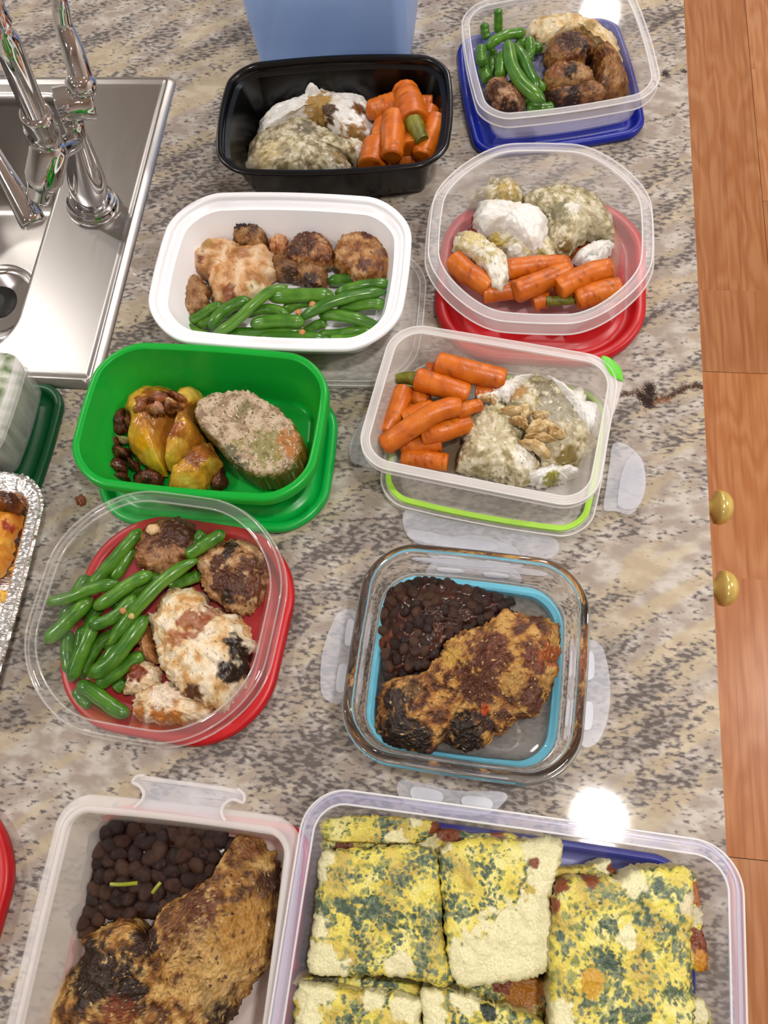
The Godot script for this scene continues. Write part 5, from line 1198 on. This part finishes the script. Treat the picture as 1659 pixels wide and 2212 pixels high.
		lump("nut_piece", "dark glazed nut piece, %s in the green tub" % q[2], "nut piece", q[0], q[1], 0.012, {"c": [hx("2c140c"), hx("54291a"), hx("7a4630")], "f": 80.0, "mat": "wet", "m": 2.2, "ns": 56, "nr": 16, "bump": 0.0012}, "dark nut pieces in the green tub")

var bean_meshes := []

func make_black_bean_meshes() -> void:
	for k in 5:
		var sp := SphereMesh.new()
		sp.radius = 1.0
		sp.height = 2.0
		sp.radial_segments = 18
		sp.rings = 10
		var a := sp.get_mesh_arrays()
		var v: PackedVector3Array = a[Mesh.ARRAY_VERTEX]
		var cs := PackedColorArray()
		var c0: Color = [hx("2e1c16"), hx("3a241d"), hx("442a21"), hx("281a18"), hx("4e3226")][k]
		for i in v.size():
			var p := v[i]
			p = p * (1.0 + 0.12 * fn.get_noise_3dv(p * 1.1 + Vector3(k * 9, 0, 0)))
			p = p * Vector3(1.28, 0.86, 0.98)
			p.z += 0.12 * p.x * p.x
			v[i] = p
			cs.append(c0.lerp(hx("5c3826"), clampf(fn.get_noise_3dv(p * 1.6 + Vector3(0, k * 5, 0)) * 0.9, 0, 0.6)))
		bean_meshes.append(arrays_mesh(v, a[Mesh.ARRAY_INDEX], null, cs))

# a heap of beans inside a traced outline: spots spread evenly, higher towards the middle
func bean_heap(a: Array, y0: float, rise: float, r: float, gap: float, label: String, group: String, seed_: int) -> void:
	var o := smooth_loop(pts(a), 80)
	var c := centre(o)
	var lo := o[0]
	var hi := o[0]
	for p in o:
		lo = lo.min(p)
		hi = hi.max(p)
	var g := RandomNumberGenerator.new()
	g.seed = seed_
	var placed := []
	for tries in 9000:
		var p := Vector2(g.randf_range(lo.x, hi.x), g.randf_range(lo.y, hi.y))
		if not Geometry2D.is_point_in_polygon(p, o): continue
		var ok := true
		for q in placed:
			if q.distance_to(p) < gap:
				ok = false
				break
		if ok: placed.append(p)
	for p in placed:
		var edge := 1e9
		for i in o.size(): edge = minf(edge, p.distance_to(o[i]))
		var y := y0 + rise * smoothstep(0.0, 0.022, edge) + g.randf_range(-0.0022, 0.0022)
		var b := put("black_bean", bean_meshes[g.randi() % 5], M.wet, null, Vector3(p.x, y, p.y))
		b.rotation = Vector3(g.randf_range(-0.5, 0.5), g.randf_range(0, TAU), g.randf_range(-0.5, 0.5))
		b.scale = Vector3.ONE * r * g.randf_range(0.88, 1.12)
		tag(b, label, "black bean", group)

func bean_boxes() -> void:
	make_black_bean_meshes()
	# glass box
	lump("bean_mash", "dark brown bean mash under the black beans in the glass box", "bean mash", [-123, -333, -93, -344, -61, -353, -15, -344, 15, -340, 45, -331, 69, -322, 46, -306, 18, -286, -27, -258, -59, -212, -93, -197, -112, -187, -125, -206, -132, -253, -134, -305], 0.0150, 0.014, {"c": [hx("2c1611"), hx("3f221a"), hx("552e20")], "f": 90.0, "mat": "wet", "bump": 0.0016, "bf": 150.0, "ns": 120, "nr": 34, "m": 3.0, "rough": 0.0014, "spots": [[Vector2(-0.0687, -0.1543), 0.008, hx("8a4a1c")], [Vector2(-0.065, -0.1241), 0.014, hx("7a3f22"), 0.7]]})
	bean_heap([-118, -327, -92, -338, -60, -345, -14, -336, 15, -332, 45, -324, 63, -318, 43, -303, 15, -283, -28, -257, -60, -212, -92, -198, -110, -191, -122, -207, -127, -251, -129, -299], 0.0235, 0.0045, 0.0041, 0.0058, "dark brown black bean in the heap beside the cutlet in the glass box", "black beans in the glass box", 41)
	lump("breaded_cutlet", "whole golden brown breaded cutlet with charred ends in the glass box", "breaded cutlet", [-126, -164, -108, -190, -74, -196, -53, -213, -28, -252, -5, -269, 24, -283, 54, -309, 80, -301, 126, -293, 136, -259, 131, -213, 117, -186, 102, -155, 80, -150, 53, -129, 22, -102, -8, -99, -27, -109, -41, -91, -65, -88, -100, -97, -118, -112, -125, -136], 0.0150, 0.028, crust_look([[Vector2(0.017, -0.1116), 0.034, hx("6a3a26")], [Vector2(0.0083, -0.0928), 0.030, hx("5c3220")], [Vector2(0.0487, -0.1141), 0.018, hx("6d3a22")], [Vector2(0.0455, -0.0894), 0.022, hx("5a2f1c")], [Vector2(-0.0458, -0.0564), 0.030, hx("1f110a")], [Vector2(-0.0288, -0.0512), 0.018, hx("1f110a")], [Vector2(-0.049, -0.0776), 0.017, hx("2e1a0e")], [Vector2(-0.0385, -0.0854), 0.014, hx("3a2010"), 0.8], [Vector2(0.0023, -0.0566), 0.026, hx("1f110a")], [Vector2(0.0152, -0.0682), 0.015, hx("301a0e")], [Vector2(0.0583, -0.1195), 0.014, hx("9c4a14")], [Vector2(0.0148, -0.076), 0.006, hx("b34a14")], [Vector2(-0.0095, -0.1123), 0.014, hx("c9a04a"), 0.8], [Vector2(0.0328, -0.0976), 0.016, hx("c79c50"), 0.7]]))
	# latched box
	lump("bean_mash", "dark bean sauce under the black beans in the latched box", "bean mash", [-513, 50, -484, 40, -442, 41, -388, 40, -341, 43, -312, 53, -308, 71, -325, 90, -353, 107, -370, 132, -404, 163, -443, 165, -482, 171, -504, 201, -518, 194, -527, 169, -520, 152, -525, 120, -523, 95, -525, 76], 0.0110, 0.012, {"c": [hx("20110d"), hx("331b14"), hx("4a2a1c")], "f": 80.0, "mat": "wet", "bump": 0.0016, "bf": 130.0, "ns": 110, "nr": 30, "m": 3.0})
	bean_heap([-500, 51, -475, 41, -434, 42, -380, 42, -334, 45, -310, 53, -306, 68, -324, 89, -350, 105, -366, 128, -397, 156, -436, 160, -473, 168, -496, 195, -508, 188, -515, 166, -508, 149, -513, 117, -511, 93, -513, 74], 0.0200, 0.0060, 0.0054, 0.0071, "glossy black bean in the heap beside the cutlet in the latched box", "black beans in the latched box", 17)
	lump("breaded_cutlet", "crumbly golden breaded cutlet filling the near half of the latched box", "breaded cutlet", [-532, 299, -519, 253, -491, 211, -500, 196, -470, 175, -442, 162, -422, 168, -406, 180, -394, 151, -347, 110, -308, 80, -304, 42, -279, 45, -256, 61, -242, 85, -234, 117, -232, 150, -234, 194, -252, 219, -275, 260, -303, 296, -365, 319, -450, 327, -508, 319], 0.0110, 0.031, crust_look([[Vector2(-0.1654, 0.0731), 0.034, hx("6b3d22")], [Vector2(-0.1782, 0.0853), 0.026, hx("7a4a24"), 0.8], [Vector2(-0.2279, 0.1156), 0.036, hx("2b170c")], [Vector2(-0.2038, 0.1224), 0.026, hx("2b170c")], [Vector2(-0.1998, 0.0944), 0.018, hx("3a2010")], [Vector2(-0.235, 0.1068), 0.020, hx("32200f")], [Vector2(-0.1439, 0.1277), 0.018, hx("2b170c")], [Vector2(-0.1202, 0.0511), 0.018, hx("4d2812")], [Vector2(-0.1429, 0.0282), 0.020, hx("7a441c"), 0.8], [Vector2(-0.2074, 0.1341), 0.020, hx("8f3f12"), 0.6], [Vector2(-0.1519, 0.0996), 0.046, hx("cfab68"), 0.6], [Vector2(-0.137, 0.0788), 0.034, hx("b98634"), 0.7]], ["5f3a18", "926128", "b58440", "cfa965"]).merged({"ns": 260, "nr": 76, "fine": 0.0015, "bump": 0.0026}))
	for q in [[[Vector3(-0.2318, 0.036, 0.0611), Vector3(-0.2237, 0.037, 0.0605), Vector3(-0.213, 0.036, 0.0585)], "left, longer yellow-green herb sliver on the beans of the latched box"], [[Vector3(-0.2015, 0.036, 0.0634), Vector3(-0.1991, 0.037, 0.0597), Vector3(-0.1972, 0.036, 0.0565)], "right, shorter yellow-green herb sliver on the beans of the latched box"]]:
		var s := stalk(q[0], func(_u): return 0.0014, func(_p, _u, _a): return hx("8f9422"), 8, 8)
		tag(put("herb_sliver", s[0], M.bean, null, s[1]), q[1], "herb")

func frittata_look(white: Array, crust: Array, greens := 0.0) -> Dictionary:
	return {"c": [hx("c0a84c"), hx("d6c254"), hx("e2d45c"), hx("e8e08c")], "f": 32.0, "k": 1.2, "b": 0.5, "m": 16.0, "bump": 0.0009, "bf": 70.0, "fine": 0.0002, "ff": 300.0, "mat": "food", "ns": 280, "nr": 130, "rough": 0.0010,
		"dots": [[hx("8f9450"), 200.0, 0.36 + greens, 55.0, 0.35], [hx("63765a"), 270.0, 0.36 + greens, 50.0, 0.60], [hx("3c5240"), 330.0, 0.30 + greens, 50.0, 0.62]], "spots": [], "spots2": white + crust}

func frittata() -> void:
	var w := hx("e6dfb0")
	var br := hx("7c3a12")
	var y := 0.0115
	lump("frittata_square", "narrow spinach frittata slice at the far left wall of the large box", "frittata square", [-177, 16, -138, 4, -80, 0, -29, 1, -25, 12, -47, 28, -100, 34, -169, 37], y + 0.018, 0.032, frittata_look([[Vector2(-0.0386, 0.0146), 0.012, w], [Vector2(-0.0264, 0), 0.008, w]], [[Vector2(-0.0107, 0.0042), 0.010, br]], 0.03).merged({"nr": 50, "ns": 160}))
	lump("frittata_square", "low spinach frittata slice with a browned edge behind the big left square", "frittata square", [-173, 35, -106, 32, -18, 9, 21, 11, 74, 6, 75, 31, -16, 43, -166, 55], y, 0.036, frittata_look([[Vector2(-0.0234, 0.014), 0.020, w]], [[Vector2(-0.0737, 0.0242), 0.012, br], [Vector2(-0.0049, 0.0051), 0.014, br], [Vector2(0.0258, 0.004), 0.010, br]]).merged({"nr": 50, "ns": 170}))
	lump("frittata_square", "big left spinach frittata square with white crumbly left edge in the large box", "frittata square", [-169, 51, -113, 41, -65, 32, -26, 38, -15, 86, -8, 137, 6, 177, -12, 186, -34, 182, -98, 184, -168, 187, -172, 135, -173, 85], y + 0.012, 0.046, frittata_look([[Vector2(-0.0828, 0.0671), 0.012, w], [Vector2(-0.0817, 0.0832), 0.014, w], [Vector2(-0.0845, 0.0388), 0.010, w], [Vector2(-0.0743, 0.0904), 0.022, w], [Vector2(-0.0297, 0.0848), 0.014, w], [Vector2(-0.0821, 0.0274), 0.010, w]], [], 0.06))
	lump("frittata_square", "middle spinach frittata square with a torn white near corner in the large box", "frittata square", [-21, 36, 17, 16, 72, 12, 130, 5, 132, 31, 123, 72, 127, 123, 117, 156, 78, 170, 16, 182, 0, 165, -8, 118, -15, 79], y + 0.012, 0.046, frittata_look([[Vector2(0.0562, 0.0077), 0.024, w], [Vector2(0.0566, 0.0246), 0.022, w], [Vector2(0.0401, 0.0669), 0.042, w], [Vector2(0.018, 0.0819), 0.036, w], [Vector2(0.052, 0.0529), 0.032, w], [Vector2(-0.0118, 0.0118), 0.014, w]], [[Vector2(0.0489, 0.0186), 0.006, br]]))
	lump("frittata_square", "largest spinach frittata square lying on top at the right of the large box", "frittata square", [120, 77, 130, 52, 179, 42, 196, 45, 228, 29, 280, 25, 287, 60, 281, 105, 281, 147, 281, 200, 244, 227, 133, 234, 120, 189, 117, 135, 120, 96], y + 0.020, 0.048, frittata_look([[Vector2(0.1046, 0.0205), 0.016, w], [Vector2(0.1434, 0.0108), 0.010, w], [Vector2(0.0643, 0.0967), 0.014, w], [Vector2(0.1427, 0.0306), 0.014, hx("d6c9a0")], [Vector2(0.1033, 0.0525), 0.010, w]], [[Vector2(0.0633, 0.0286), 0.010, br], [Vector2(0.06, 0.0403), 0.008, br], [Vector2(0.0826, 0.023), 0.008, br], [Vector2(0.0829, 0.0786), 0.012, hx("c99a2c")]], 0.09))
	lump("frittata_square", "near left spinach frittata square cut by the lower frame in the large box", "frittata square", [-183, 203, -169, 199, -97, 198, -36, 201, -29, 233, -29, 286, -163, 299, -180, 250], y + 0.012, 0.046, frittata_look([[Vector2(-0.0801, 0.1021), 0.020, w], [Vector2(-0.0228, 0.1034), 0.018, w], [Vector2(-0.0815, 0.1192), 0.014, w], [Vector2(-0.0425, 0.101), 0.012, w]], [], 0.04))
	lump("frittata_square", "near middle spinach frittata square with a dark spinach spot in the large box", "frittata square", [-28, 191, 9, 188, 52, 195, 107, 206, 120, 228, 116, 269, -19, 285, -27, 233], y + 0.012, 0.046, frittata_look([[Vector2(-0.0107, 0.1005), 0.016, w], [Vector2(0.0117, 0.0957), 0.016, w], [Vector2(-0.0082, 0.1109), 0.016, w]], [[Vector2(0.0248, 0.1023), 0.0085, hx("1c2a18")]], 0.02))
	lump("frittata_square", "brown-skinned frittata piece lying low in the gap at the middle of the large box", "frittata square", [9, 187, 31, 181, 81, 173, 126, 171, 129, 205, 104, 215, 54, 201], y, 0.034, frittata_look([], [[Vector2(0.046, 0.0915), 0.024, hx("a86a1c")], [Vector2(0.0333, 0.0897), 0.010, br]], 0.06).merged({"nr": 40, "ns": 140}))
	lump("frittata_square", "small low frittata piece showing behind the largest square in the large box", "frittata square", [125, 45, 170, 35, 192, 26, 201, 29, 204, 49, 203, 73, 133, 80], y, 0.036, frittata_look([[Vector2(0.0956, 0.0157), 0.010, w]], [[Vector2(0.0993, 0.0179), 0.005, br]], 0.04).merged({"nr": 40, "ns": 140}))
	lump("frittata_square", "low orange-crusted frittata piece under the right side of the largest square", "frittata square", [273, 35, 302, 29, 311, 72, 313, 108, 317, 133, 308, 141, 270, 126], y, 0.036, frittata_look([[Vector2(0.1502, 0.0397), 0.010, hx("d9cfae")]], [[Vector2(0.154, 0.0541), 0.014, br], [Vector2(0.1553, 0.0652), 0.012, hx("c9861c")], [Vector2(0.1517, 0.0262), 0.012, hx("a85c1c")]]).merged({"nr": 40, "ns": 140}))
	lump("frittata_square", "low frittata corner at the right near wall of the large box", "frittata square", [267, 176, 299, 169, 314, 183, 315, 213, 309, 244, 265, 249], y, 0.038, frittata_look([[Vector2(0.1509, 0.0868), 0.016, w]], [], 0.05).merged({"nr": 40, "ns": 140}))
	lump("frittata_square", "dark-edged low frittata slice in the gap between the left squares of the large box", "frittata square", [-191, 204, -171, 195, -101, 190, -38, 190, -30, 202, -99, 207, -173, 209], y + 0.008, 0.036, frittata_look([[Vector2(-0.0929, 0.1028), 0.012, hx("c9bf7c")]], [[Vector2(-0.0762, 0.1002), 0.014, hx("4a4420")]], 0.05).merged({"nr": 36, "ns": 140}))

func small_things() -> void:
	# liquids lying in the boxes
	lump("broth", "thin brown broth on the floor of the frosted tub", "broth", [-26, -1058, 81, -1106, 162, -1103, 209, -1073, 234, -1014, 224, -938, 183, -904, 88, -882, 10, -893, -40, -949], 0.0082, 0.0022, {"c": [Color.WHITE], "mat": "broth", "bump": 0.0, "fine": 0.0, "rough": 0.0004, "m": 8.0})
	lump("broth", "dark cooking juice on the floor of the frosted box with lime corner", "broth", [-140, -657, -44, -673, -8, -610, -17, -540, -73, -540, -131, -554, -148, -602], 0.0123, 0.002, {"c": [Color.WHITE], "mat": "juice", "bump": 0.0, "fine": 0.0, "rough": 0.0004, "m": 8.0})
	lump("food_spill", "small reddish brown sauce drop on the granite left of the green tub", "sauce drop", [-689, -458, -686, -465, -679, -467, -670, -463, -667, -454, -672, -448, -682, -448], 0.0003, 0.0035, {"c": [hx("8a4a30"), hx("a0603f")], "mat": "wet", "ns": 40, "nr": 12, "bump": 0.0003, "m": 2.2})
	# foil tray food
	lump("cheese_bake", "orange melted cheese bake in the foil tray at the left edge", "cheese bake", [-912, -424, -855, -433, -794, -424, -767, -416, -764, -399, -766, -381, -764, -350, -766, -324, -781, -303, -834, -277, -892, -310], 0.0040, 0.026, {"c": [hx("c9661a"), hx("e8962a"), hx("f0b048")], "f": 50.0, "mat": "wet", "bump": 0.0015, "ns": 120, "nr": 34, "spots": [[Vector2(-0.3864, -0.1957), 0.007, hx("b03a18")]]})
	lump("roast_peel", "dark brown shiny roasted peel at the far end of the foil tray", "roasted peel", [-853, -450, -817, -455, -789, -450, -769, -444, -761, -429, -764, -414, -790, -416, -831, -419], 0.012, 0.022, {"c": [hx("3a1c0a"), hx("7a3f16"), hx("a86428")], "f": 50.0, "mat": "wet", "bump": 0.002, "ns": 80, "nr": 24})
	lump("char_bit", "black charred bit on the inner wall of the foil tray", "charred bit", [-743, -363, -732, -365, -726, -359, -726, -352, -737, -350], 0.026, 0.006, {"c": [hx("20120a"), hx("3a2014")], "mat": "food", "ns": 40, "nr": 12})
	lump("cheese_drip", "thin orange cheese drip on the rim of the foil tray", "cheese drip", [-731, -308, -721, -316, -713, -326, -709, -323, -715, -312, -716, -302, -719, -304], 0.0335, 0.003, {"c": [hx("d98a2a"), hx("e8a848")], "mat": "wet", "ns": 40, "nr": 12, "bump": 0.0003})
	lump("cheese_drip", "yellow cheese drip near the lower end of the foil tray", "cheese drip", [-737, -274, -725, -273, -717, -268, -723, -263, -722, -256, -733, -258], 0.0325, 0.004, {"c": [hx("e8a42a"), hx("f0bc50")], "mat": "wet", "ns": 40, "nr": 12, "bump": 0.0003})
	# salad in the tub at the left edge
	var o: Node3D = get_node("salad_tub")
	var d := [0.1330, 0.1010, 0.020, 0.002]
	var me := sweep(d, [Vector2(0.012, 0.0018), Vector2(0.0085, 0.004), Vector2(0.0005, 0.046), Vector2(0.006, 0.050), Vector2(0.012, 0.0515), Vector2(0.020, 0.0522), Vector2(0.03, 0.053)], 0, 24, 24)
	var a := me.surface_get_arrays(0)
	var v: PackedVector3Array = a[Mesh.ARRAY_VERTEX]
	var cs := PackedColorArray()
	for i in v.size():
		var n := fn.get_noise_3dv(v[i] * 90.0)
		cs.append(hx("c9cfb8").lerp(hx("5f7a4c"), smoothstep(0.05, 0.45, n)).lerp(hx("eceee2"), smoothstep(0.0, -0.4, n)))
	var s := put("cucumber_salad", arrays_mesh(v, a[Mesh.ARRAY_INDEX], a[Mesh.ARRAY_NORMAL], cs), M.flesh, null, o.position)
	s.rotation = o.rotation
	tag(s, "creamy white and green cucumber salad filling the tub at the left edge", "salad")
